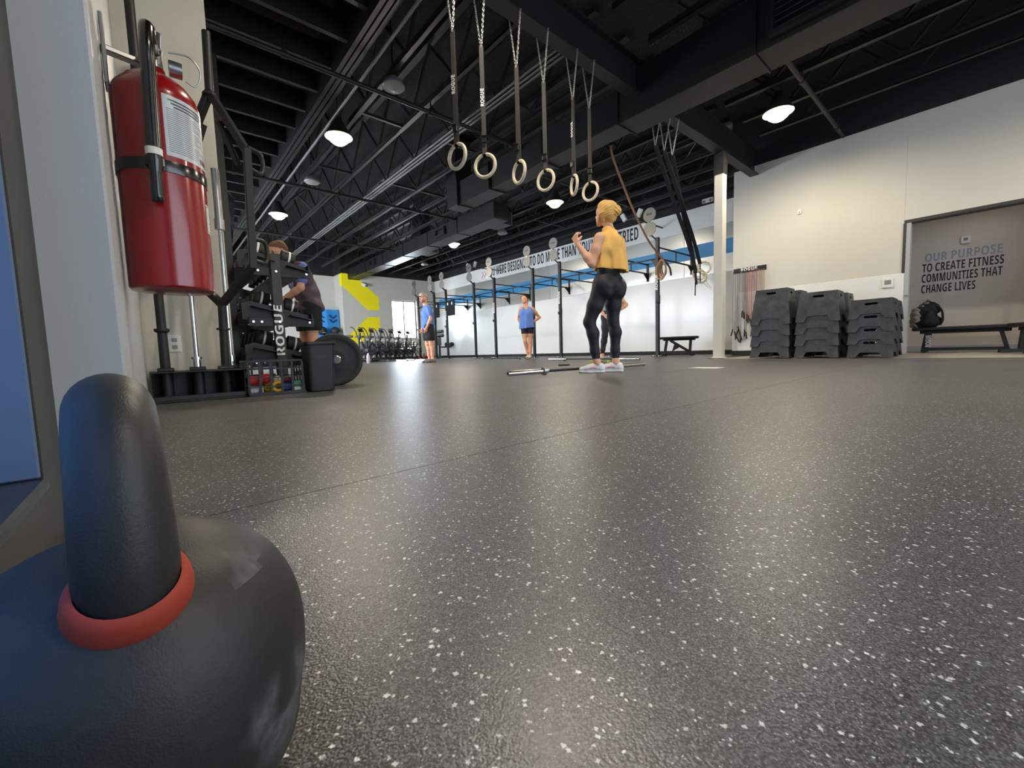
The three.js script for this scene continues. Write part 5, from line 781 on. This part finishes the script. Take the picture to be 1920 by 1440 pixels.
// --- person in blue tank top, hands on hips ---
person({ at: [7.78, 0, -8.32], turn: -0.752, cell: 0.012, fine: 0.006, handCell: 0.006, limb: 1.0, build: 0.95, label: 'person in blue tank top and short black shorts with hands on hips, head tilted', skin: S(214, 156, 122), hair: S(52, 36, 28), facing: vNorm([-0.25, 0, 1]), headF: [-0.5, 0.22, 0.85],
  J: { head: [-0.04, 1.60, 0.0], neck: [0.0, 1.42, 0], shL: [0.17, 1.36, -0.02], shR: [-0.15, 1.36, 0.02], chest: [0.005, 1.25, 0], waist: [0.005, 1.05, 0.01], pelvis: [0.01, 0.93, 0.01], hipL: [0.085, 0.88, 0], hipR: [-0.075, 0.88, 0.02], knL: [0.085, 0.49, 0.02], knR: [-0.06, 0.49, 0.05], anL: [0.07, 0.1, 0.0], anR: [0.02, 0.1, -0.1], heelL: [0.07, 0.03, -0.05], toeL: [0.02, 0.03, 0.17], heelR: [0.03, 0.03, -0.14], toeR: [-0.04, 0.03, 0.06], elL: [0.35, 1.13, -0.1], wrL: [0.17, 1.0, -0.01], elR: [-0.22, 1.12, -0.12], wrR: [-0.17, 0.95, 0.03] },
  hands: { L: { d: [-0.9, -0.15, 0.35], n: [0.0, -0.2, -1], side: -1, curl: 0.35 }, R: { d: [0.3, -0.75, 0.4], n: [0.6, 0, -0.8], side: 1, curl: 0.35 } },
  dress: ({ wear, torso, legs, J, H, hf, hu, t }) => {
    const blue = cloth(S(98, 134, 206), 0.85, 0.003);
    wear('tank_top', [...torso.slice(0, 5), torso[6], [vA(J.shL, J.shR, 0.2), 0.05, vA(J.shL, J.shR, 0.8), 0.05], [[0.1, 1.3, 0.02], 0.06, [0.12, 0.8, 0.02], 0.075], [[-0.1, 1.3, 0.03], 0.06, [-0.12, 0.8, 0.03], 0.075], [[0.0, 1.2, 0.04], 0.09, [0.0, 0.8, 0.04], 0.1], [[0.0, 1.2, -0.02], 0.09, [0.0, 0.8, -0.02], 0.1]], 0.014, (x, y, z, d) => { d += 0.006 * Math.sin(x * 75 + z * 40) * Math.min(1, Math.max(0, (1.25 - y) * 3)); const nk = Math.hypot(x - 0.0, (y - 1.44) * 0.8, z - 0.09) - 0.075; return Math.max(d, 0.84 + x * 0.1 - y, y - 1.41, -nk, y < 0.9 ? -(d + 0.028) : -1); }, blue, 0.011);
    wear('shorts', [...torso.slice(0, 3), ...legs], 0.01, (x, y, z, d) => Math.max(d, y - 0.98, 0.69 - y), mat(S(22, 22, 26), 0.8));
    wear('hair', [[H(0, 0.055, -0.035), 0.083, H(0, 0.066, 0.015), 0.075], [H(0, 0.01, -0.05), 0.07, H(0, 0.01, -0.03), 0.07]], 0, (x, y, z, d) => { const p = [x, y, z].map((v, i) => v - J.head[i]); const fz = p[0] * hf[0] + p[1] * hf[1] + p[2] * hf[2], uy = p[0] * hu[0] + p[1] * hu[1] + p[2] * hu[2]; return Math.max(d, fz - 0.03 - Math.max(0, uy - 0.05)); }, mat(S(48, 34, 28), 0.75), 0.006);
    wear('pony_tail', [[H(0, 0.03, -0.1), 0.025, H(0, -0.06, -0.12), 0.03], [H(0, -0.06, -0.12), 0.03, H(0, -0.15, -0.1), 0.015]], 0, null, mat(S(44, 30, 26), 0.75), 0.007);
    
    mb().box(-0.02, 1.22, 0.126, 0.1, 0.035, 0.004, 0, 0, -0.2).box(0.03, 1.17, 0.128, 0.03, 0.02, 0.004).build('shirt_print', mat(S(196, 212, 236), 0.8), t);
    mb().torus([0.2, 1.02, -0.025], 0.029, 0.007, 0.2, 1.1, 6, 18).build('watch', M.satinBlack, t);
    for (const s of ['L', 'R']) shoe(wear, J, s, mat(S(232, 226, 212), 0.65), mat(S(236, 232, 222), 0.6), { cell: 0.009, top: 0.115 });
  } });
// --- man in blue tee and cap ---
person({ at: [5.46, 0, -9.62], turn: -0.515, cell: 0.012, fine: 0.006, handCell: 0.006, limb: 1.08, build: 1.05, label: 'person in blue t-shirt, black shorts and patterned cap standing side-on in the sun', skin: S(222, 160, 128), hair: S(96, 62, 44), beard: true, facing: vNorm([-0.9, 0, 0.42]), headF: [-0.8, 0.02, 0.6],
  J: { head: [-0.07, 1.655, 0.0], neck: [-0.015, 1.47, 0], shL: [0.06, 1.395, 0.17], shR: [-0.04, 1.395, -0.17], chest: [0.0, 1.28, 0], waist: [-0.01, 1.08, 0], pelvis: [0.02, 0.96, 0], hipL: [0.04, 0.91, 0.08], hipR: [0.0, 0.91, -0.08], knL: [0.075, 0.49, 0.07], knR: [-0.02, 0.49, -0.08], anL: [0.1, 0.1, 0.07], anR: [0.02, 0.1, -0.09], heelL: [0.14, 0.03, 0.06], toeL: [-0.09, 0.03, 0.14], heelR: [0.06, 0.03, -0.1], toeR: [-0.16, 0.03, -0.04], elL: [0.09, 1.12, 0.22], wrL: [-0.02, 0.9, 0.2], elR: [-0.05, 1.11, -0.22], wrR: [-0.14, 0.9, -0.18] },
  hands: { L: { d: [-0.3, -0.95, 0], n: [-0.3, 0.1, -0.9], side: 1, curl: 0.45 }, R: { d: [-0.25, -0.95, 0.1], n: [-0.2, 0, 0.9], side: -1, curl: 0.45 } },
  dress: ({ wear, torso, legs, arms, J, H, hf, hu, t }) => {
    const blue = cloth(S(92, 128, 200), 0.85, 0.003);
    wear('t_shirt', [...torso, ...[0, 4].map((i) => [arms[i][0], arms[i][1], vA(arms[i][0], arms[i + 1][2], 0.55), arms[i][1]]), [[-0.02, 1.25, 0], 0.1, [-0.02, 0.9, 0], 0.11], [[0.07, 1.25, 0], 0.09, [0.08, 0.9, 0], 0.1]], 0.014, (x, y, z, d) => { d += 0.004 * Math.sin(x * 60 + y * 40 + z * 50); return Math.max(d, 0.87 - y, y - 1.475, y < 0.92 ? -(d + 0.028) : -1); }, blue);
    wear('shorts', [...torso.slice(0, 3), ...legs.map((l) => [l[0], l[1] + 0.015, l[2], l[3] + 0.03])], 0.012, (x, y, z, d) => Math.max(d, y - 1.0, 0.57 - y), mat(S(30, 30, 32), 0.85));
    const capM = mat(S(196, 172, 150), 0.8);
    wear('cap', [[H(0, 0.055, -0.035), 0.09, H(0, 0.06, 0.03), 0.084]], 0, (x, y, z, d) => { const p = [x, y, z].map((v, i) => v - J.head[i]); const uy = p[0] * hu[0] + p[1] * hu[1] + p[2] * hu[2]; return Math.max(d, 0.04 - uy); }, capM, 0.007);
    wear('cap_brim', [[H(-0.045, 0.048, 0.1), 0.016, H(0.045, 0.048, 0.1), 0.016], [H(-0.03, 0.042, 0.15), 0.014, H(0.03, 0.042, 0.15), 0.014]], 0, (x, y, z, d) => { const p = [x, y, z].map((v, i) => v - J.head[i]); const uy = p[0] * hu[0] + p[1] * hu[1] + p[2] * hu[2]; return Math.max(d, Math.abs(uy - 0.046) - 0.008); }, mat(S(74, 50, 44), 0.8), 0.006, 0.05);
    wear('hair', [[H(0, 0.0, -0.06), 0.062, H(0, 0.03, -0.04), 0.08]], 0, (x, y, z, d) => { const p = [x, y, z].map((v, i) => v - J.head[i]); const fz = p[0] * hf[0] + p[1] * hf[1] + p[2] * hf[2]; return Math.max(d, fz + 0.015); }, mat(S(110, 74, 52), 0.8), 0.007);
    for (const s of ['L', 'R']) shoe(wear, J, s, mat(S(120, 108, 98), 0.75), mat(S(90, 84, 80), 0.7), { cell: 0.009 });
  } });
// --- man at the dumbbell rack ---
person({ at: [1.55, 0, -6.0], turn: -0.253, cell: 0.012, fine: 0.006, handCell: 0.006, limb: 1.12, build: 1.08, label: 'person in dark purple vest over blue t-shirt looking down at the dumbbell rack', skin: S(222, 168, 138), hair: S(116, 84, 62), facing: vNorm([-0.9, 0, 0.4]), headF: [-0.72, -0.42, 0.35],
  J: { head: [-0.22, 1.62, 0.0], neck: [-0.09, 1.46, 0], shL: [0.03, 1.4, 0.17], shR: [-0.06, 1.4, -0.17], chest: [0.0, 1.28, 0], waist: [0.05, 1.07, 0], pelvis: [0.09, 0.95, 0], hipL: [0.11, 0.9, 0.08], hipR: [0.07, 0.9, -0.08], knL: [0.1, 0.49, 0.07], knR: [0.0, 0.49, -0.08], anL: [0.12, 0.1, 0.07], anR: [0.04, 0.1, -0.09], heelL: [0.16, 0.03, 0.06], toeL: [-0.07, 0.03, 0.1], heelR: [0.08, 0.03, -0.1], toeR: [-0.15, 0.03, -0.06], elL: [0.0, 1.13, 0.25], wrL: [-0.2, 1.0, 0.16], elR: [-0.09, 1.12, -0.25], wrR: [-0.26, 1.0, -0.14] },
  hands: { L: { d: [-0.85, -0.3, -0.1], n: [0, -0.8, -0.5], side: 1, curl: 0.6 }, R: { d: [-0.85, -0.3, 0.1], n: [0, -0.8, 0.5], side: -1, curl: 0.6 } },
  dress: ({ wear, torso, legs, arms, J, H, hf, hu }) => {
    wear('t_shirt', [...torso, ...[0, 4].map((i) => [arms[i][0], arms[i][1], vA(arms[i][0], arms[i + 1][2], 0.62), arms[i][1]])], 0.012, (x, y, z, d) => Math.max(d, 0.9 - y, y - 1.48), mat(S(104, 122, 190), 0.85));
    wear('vest', [...torso, [vA(J.shL, J.shR, 0.1), 0.07, vA(J.shL, J.shR, 0.9), 0.07], [[0.02, 1.25, 0], 0.1, [0.08, 0.9, 0], 0.12], [[0.08, 1.2, 0], 0.1, [0.15, 0.9, 0], 0.1]], 0.02, (x, y, z, d) => { d += 0.006 * Math.sin(y * 34 + x * 20); d = Math.max(d, 0.86 - y, y - 1.47, -(x + 0.075 + (1.3 - y) * 0.06)); return d; }, cloth(S(92, 74, 84), 0.85, 0.004));
    wear('shorts', [...torso.slice(0, 3), ...legs.map((l) => [l[0], l[1] + 0.015, l[2], l[3] + 0.03])], 0.012, (x, y, z, d) => Math.max(d, y - 0.98, 0.6 - y), mat(S(30, 32, 34), 0.85));
    wear('hair', [[H(0, 0.05, -0.035), 0.08, H(0, 0.058, 0.02), 0.073], [H(0, 0.0, -0.05), 0.066, H(0, 0.02, -0.03), 0.07]], 0.002, (x, y, z, d) => { const p = [x, y, z].map((v, i) => v - J.head[i]); const fz = p[0] * hf[0] + p[1] * hf[1] + p[2] * hf[2], uy = p[0] * hu[0] + p[1] * hu[1] + p[2] * hu[2]; return Math.max(d, fz - 0.04 - Math.max(0, uy - 0.05) * 1.4); }, mat(S(112, 82, 62), 0.85), 0.006);
    for (const s of ['L', 'R']) shoe(wear, J, s, mat(S(60, 62, 66), 0.7), mat(S(210, 210, 206), 0.6), { cell: 0.01 });
  } });
// ================= far end of the room and small things =================
{ const spots = [[5.55, -14.75, 0.5, 'leftmost with its grips against the yellow chevron'], [6.05, -15.02, 0.5, 'second from the yellow chevron'], [6.55, -15.29, 0.5, 'third from the yellow chevron'], [7.05, -15.56, 0.5, 'third from the window end'], [7.55, -15.83, 0.5, 'second from the window end'], [8.05, -16.1, 0.5, 'closest to the far window']];
  let src = null; const cage = mat(S(44, 46, 48), 0.4, 0.5), alu = mat(S(150, 150, 150), 0.35, 0.8);
  for (const [x, z, ry, nm] of spots) { const lab = `black air bike with round fan cage, ${nm}`;
    if (src) { dup(src, [x, 0, z], ry, lab); continue; }
    src = thing('air_bike', lab, 'exercise bike', [x, 0, z], ry, 'air bikes by the far wall'); const t = src;    // local: fan forward on +z
    const c = mb(); for (const s of [-1, 1]) { for (const R of [0.33, 0.24, 0.15]) c.torus([s * 0.08, 0.42, 0.42], R, 0.006, 0, Math.PI / 2, 6, 36); for (let k = 0; k < 16; k++) { const a = k / 16 * Math.PI * 2; c.cyl([s * 0.08, 0.42 + 0.05 * Math.cos(a), 0.42 + 0.05 * Math.sin(a)], [s * 0.08, 0.42 + 0.33 * Math.cos(a), 0.42 + 0.33 * Math.sin(a)], 0.0045, 0.0045, 4); } } for (let k = 0; k < 12; k++) { const a = k / 12 * Math.PI * 2; c.cyl([-0.08, 0.42 + 0.33 * Math.cos(a), 0.42 + 0.33 * Math.sin(a)], [0.08, 0.42 + 0.33 * Math.cos(a), 0.42 + 0.33 * Math.sin(a)], 0.005, 0.005, 5); } c.build('fan_cage', cage, t);
    const b = mb().cyl([-0.05, 0.42, 0.42], [0.05, 0.42, 0.42], 0.06, 0.06, 16); for (let k = 0; k < 9; k++) { const a = k / 9 * Math.PI * 2; b.box(0, 0.42 + 0.19 * Math.cos(a), 0.42 + 0.19 * Math.sin(a), 0.1, 0.26, 0.006, 0, a + 0.0, 0.0, 0); } b.build('fan_blades', mat(S(62, 63, 65), 0.4, 0.6), t); mb().extrude([[0.16, 0.3], [0.04, 0.42], [-0.36, 0.5], [-0.46, 0.42], [-0.36, 0.32], [0.04, 0.18]], 0.03, 0.004, M4(0.085, 0, 0.0, 0, Math.PI / 2)).build('chain_guard', M.satinBlack, t);
    mb().bar([0, 0.09, -0.55], [0, 0.09, 0.6], 0.07, 0.06, 0.005).bar([0, 0.1, -0.1], [0, 0.75, -0.32], 0.07, 0.06, 0.005).bar([0, 0.1, -0.1], [0, 0.42, 0.42], 0.06, 0.06, 0.005).bar([0, 0.3, 0.0], [0, 1.05, 0.12], 0.06, 0.05, 0.005).build('frame', M.satinBlack, t);
    for (const z2 of [-0.52, 0.58]) mb().box(0, 0.035, z2, 0.52, 0.07, 0.07, 0.006).build('stabilizer', M.satinBlack, t);
    mb().cyl([0, 0.72, -0.31], [0, 0.9, -0.37], 0.022, 0.022, 10).build('seat_post', M.chrome, t); mb().extrude([[-0.12, -0.12], [0.12, -0.12], [0.1, 0.02], [0.03, 0.14], [-0.03, 0.14], [-0.1, 0.02]], 0.05, 0.012, M4(0, 0.95, -0.37, Math.PI / 2)).build('seat', M.satinBlack, t);
    for (const s of [-1, 1]) mb().tube([[s * 0.12, 0.3, 0.18], [s * 0.16, 0.7, 0.2], [s * 0.2, 1.05, 0.12], [s * 0.21, 1.2, 0.02], [s * 0.2, 1.24, -0.1]], 0.018, 8, 26).build('swing_arm', M.satinBlack, t);
    for (const s of [-1, 1]) { mb().bar([s * 0.09, 0.3, 0.02], [s * 0.09, 0.3 + s * 0.14, 0.06], 0.02, 0.025).box(s * 0.15, 0.3 + s * 0.15, 0.065, 0.1, 0.025, 0.08, 0.004).build('pedal', alu, t); }
    mb().box(0, 1.12, 0.14, 0.2, 0.13, 0.04, 0.01, -0.4).build('console', M.satinBlack, t); mb().torus([0, 0.3, 0.02], 0.1, 0.014, 0, Math.PI / 2, 6, 24).build('chain_ring', alu, t);
  } }
// blue ball tower with medicine balls
{ const t = thing('ball_tower', 'blue folded panel tower with dark chevrons holding black medicine balls', 'ball rack', [5.64, 0, -18.3]);
  for (const s of [-1, 1]) { const p = mb().box(s * 0.26, 1.1, 0, 0.54, 2.2, 0.02, 0.004, 0, s * 0.22).build('side_panel', mat(S(46, 146, 214), 0.5), t);
    for (const [y, d] of [[1.9, s], [1.72, s]]) mb().bar([s * 0.26 - 0.16, y - 0.06 * d * -1, 0.035 - s * 0.0 + (s > 0 ? 0.03 : -0.02)], [s * 0.26, y + 0.06 * d * -1, 0.035], 0.02, 0.055).bar([s * 0.26, y + 0.06 * d * -1, 0.035], [s * 0.26 + 0.16, y - 0.06 * d * -1, 0.035 + (s > 0 ? -0.02 : 0.03)], 0.02, 0.055).build('chevron', mat(S(28, 40, 88), 0.6), p);
    for (const y of [1.14, 0.72]) mb().torus([s * 0.26, y, 0.2], 0.15, 0.012, Math.PI / 2, 0, 6, 24).build('ball_ring', M.satinBlack, t); }
  let src = null; for (const [y, lab] of [[1.3, 'upper ring of the blue tower'], [0.88, 'lower ring of the blue tower']]) for (const s of [-1, 1]) { const L = `black medicine ball on the ${lab}, ${s > 0 ? 'next to the corner' : 'away from the corner'}`, p = [5.64 + s * 0.26, y, -18.1]; if (src) { dup(src, p, s, L); continue; } src = thing('medicine_ball', L, 'ball', p, 0, 'medicine balls'); mb().ball([0, 0, 0], 0.178, 28).build('shell', M.bumper, src); mb().box(0.02, -0.08, 0.158, 0.12, 0.025, 0.01, 0, 0.5).build('printed_mark', M.lettersWhite, src); } }
// shirts hung on the rig
{ let src = null; [-13.75, -14.05, -14.9].forEach((z, i) => { const lab = ['black shirt hung on the rig bar, nearest the column', 'black shirt hung on the rig bar, middle of three', 'black shirt hung on the rig bar behind the man in the cap'][i], p = [8.98, 2.24, z]; if (src) { dup(src, p, 0.05 * i, lab); return; } src = thing('hanging_shirt', lab, 'shirt', p, 0, 'shirts on the rig'); mb().extrude([[-0.13, -0.55], [0.13, -0.55], [0.13, -0.14], [0.14, -0.02], [0.09, 0.02], [0.04, -0.01], [0, -0.03], [-0.04, -0.01], [-0.09, 0.02], [-0.14, -0.02], [-0.13, -0.14]], 0.03, 0.006, M4(-0.02, 0, 0, 0, -Math.PI / 2)).build('garment', mat(S(26, 26, 28), 0.9), src); mb().box(-0.065, -0.1, 0.0, 0.004, 0.1, 0.07).build('tag', M.white, src); }); }
// hip-extension bench in the far corner
{ const t = thing('extension_bench', 'black hip-extension bench with roller pads in the far corner behind the rig', 'exercise bench', [10.25, 0, -16.6], 0.25);
  mb().bar([-0.5, 0.05, 0], [0.6, 0.05, 0], 0.08, 0.07, 0.005).build('base_rail', M.satinBlack, t); for (const x of [-0.48, 0.58]) mb().box(x, 0.03, 0, 0.07, 0.06, 0.6, 0.005).build('foot', M.satinBlack, t);
  mb().bar([-0.3, 0.08, 0], [-0.3, 1.05, 0], 0.07, 0.07, 0.005).bar([-0.3, 0.5, 0], [0.5, 0.5, 0], 0.06, 0.06, 0.005).bar([0.5, 0.08, 0], [0.5, 0.5, 0], 0.06, 0.06, 0.005).build('frame', M.satinBlack, t);
  for (const y of [1.02, 1.2]) mb().cyl([-0.3, y, -0.25], [-0.3, y, 0.25], 0.075, 0.075, 16).build('roller_pad', M.satinBlack, t); for (const s of [-1, 1]) mb().ball([0.35, 0.62, s * 0.14], 0.13, 18, 0.8).build('hip_pad', M.satinBlack, t); mb().box(-0.38, 0.75, 0, 0.02, 0.35, 0.4, 0.005).build('foot_plate', M.powder, t); }
// small kettlebells along the far wall
{ let src = null; const m = mat(S(196, 60, 66), 0.55); ['beside the air bikes', 'second from the air bikes', 'in the middle of the row', 'second from the corner bench', 'nearest the corner bench'].forEach((nm, i) => { const p = [8.3 + i * 0.34, 0, -17.45 + 0.06 * (i % 2)], lab = `small red kettlebell on the floor below the far window, ${nm}`; if (src) { dup(src, p, i, lab); return; } src = thing('red_kettlebell', lab, 'kettlebell', p, 0, 'red kettlebells'); mb().lathe([[0.001, 0], [0.05, 0], [0.08, 0.03], [0.09, 0.075], [0.075, 0.12], [0.04, 0.148], [0.001, 0.152]], [0, 0, 0], 24).build('bell', m, src); mb().tube([[-0.05, 0.13, 0], [-0.055, 0.19, 0], [-0.03, 0.222, 0], [0.03, 0.222, 0], [0.055, 0.19, 0], [0.05, 0.13, 0]], 0.014, 8, 24).build('handle', M.bumper, src); }); }
// water bottle
{ const t = thing('water_bottle', 'clear plastic bottle with pink drink standing on the floor by the bumper plate', 'bottle', [4.8, 0, -12.0]);
  mb().lathe([[0.001, 0], [0.05, 0], [0.056, 0.01], [0.054, 0.12], [0.05, 0.14], [0.055, 0.16], [0.052, 0.22], [0.03, 0.255], [0.022, 0.27], [0.02, 0.27], [0.028, 0.252], [0.049, 0.218], [0.049, 0.02], [0.001, 0.008]], [0, 0, 0], 24).build('shell', phys(S(240, 236, 240), 0.15, { transmission: 0.7, thickness: 0 }), t);
  mb().lathe([[0.001, 0.012], [0.046, 0.02], [0.046, 0.12], [0.001, 0.12]], [0, 0, 0], 20).build('drink', mat(S(206, 130, 142), 0.3), t); mb().cyl([0, 0.268, 0], [0, 0.295, 0], 0.024, 0.022, 16).build('cap', M.whitePlastic, t); }
// backpack and jacket on the corridor bench
{ const t = thing('backpack', 'stuffed black backpack standing on the corridor bench', 'backpack', [10.12, 0.426, -0.74]);
  const g = fieldMesh([[[0, 0.1, -0.08], 0.1, [0, 0.1, 0.08], 0.1], [[0, 0.28, -0.06], 0.1, [0, 0.3, 0.07], 0.09], [[-0.08, 0.12, 0.0], 0.07, [-0.09, 0.2, 0.03], 0.06], [[0.0, 0.36, -0.04], 0.05, [-0.02, 0.38, 0.06], 0.05]], 0.012, 0.05, (x, y, z, d) => Math.max(d + 0.006 * Math.sin(x * 60 + y * 45) * Math.sin(z * 50), -y)); const o = new THREE.Mesh(g, mat(S(26, 26, 30), 0.85)); o.name = 'bag'; t.add(o);
  mb().tube([[-0.06, 0.36, 0.1], [-0.09, 0.28, 0.17], [-0.08, 0.12, 0.19], [-0.05, 0.03, 0.16]], 0.016, 8, 24).build('shoulder_strap', M.strapBlack, t); mb().tube([[-0.04, 0.4, -0.06], [-0.06, 0.44, 0.0], [-0.04, 0.41, 0.06]], 0.011, 8, 16).build('grab_loop', M.strapBlack, t);
  const j = thing('folded_jacket', 'grey-brown jacket draped over the backpack', 'jacket', [10.12, 0.426, -0.86]); const q = fieldMesh([[[0, 0.06, -0.03], 0.07, [-0.02, 0.24, -0.02], 0.07], [[-0.02, 0.26, 0.0], 0.05, [-0.03, 0.44, 0.12], 0.032], [[-0.06, 0.3, -0.02], 0.04, [-0.1, 0.12, 0.0], 0.04]], 0.012, 0.05, (x, y, z, d) => Math.max(d + 0.01 * Math.sin(x * 50 + y * 70 + z * 30), -y)); const r = new THREE.Mesh(q, cloth(S(132, 124, 116), 0.9)); r.name = 'cloth'; j.add(r); }
// flood light heads above the rig
[[9.25, 3.42, -5.95, 'beside the last ball target'], [9.25, 3.38, -12.75, 'over the red wall chevrons']].forEach(([x, y, z, nm]) => { const t = thing('flood_light', `white twin-head flood light on an arm from the wall, ${nm}`, 'light fitting', [x, y, z]); mb().bar([1.42, 0, 0], [0.0, 0, 0], 0.03, 0.03).bar([0, 0, -0.25], [0, 0, 0.25], 0.03, 0.03).build('arm', M.satinBlack, t); for (const s of [-1, 1]) { mb().box(-0.05, 0.06, s * 0.22, 0.07, 0.2, 0.11, 0.012, s * 0.5).build('lamp_head', M.whitePlastic, t); } });
scene.traverse((o) => { if (o.isMesh) { o.castShadow = true; o.receiveShadow = true; } });
renderer.render(scene, camera);
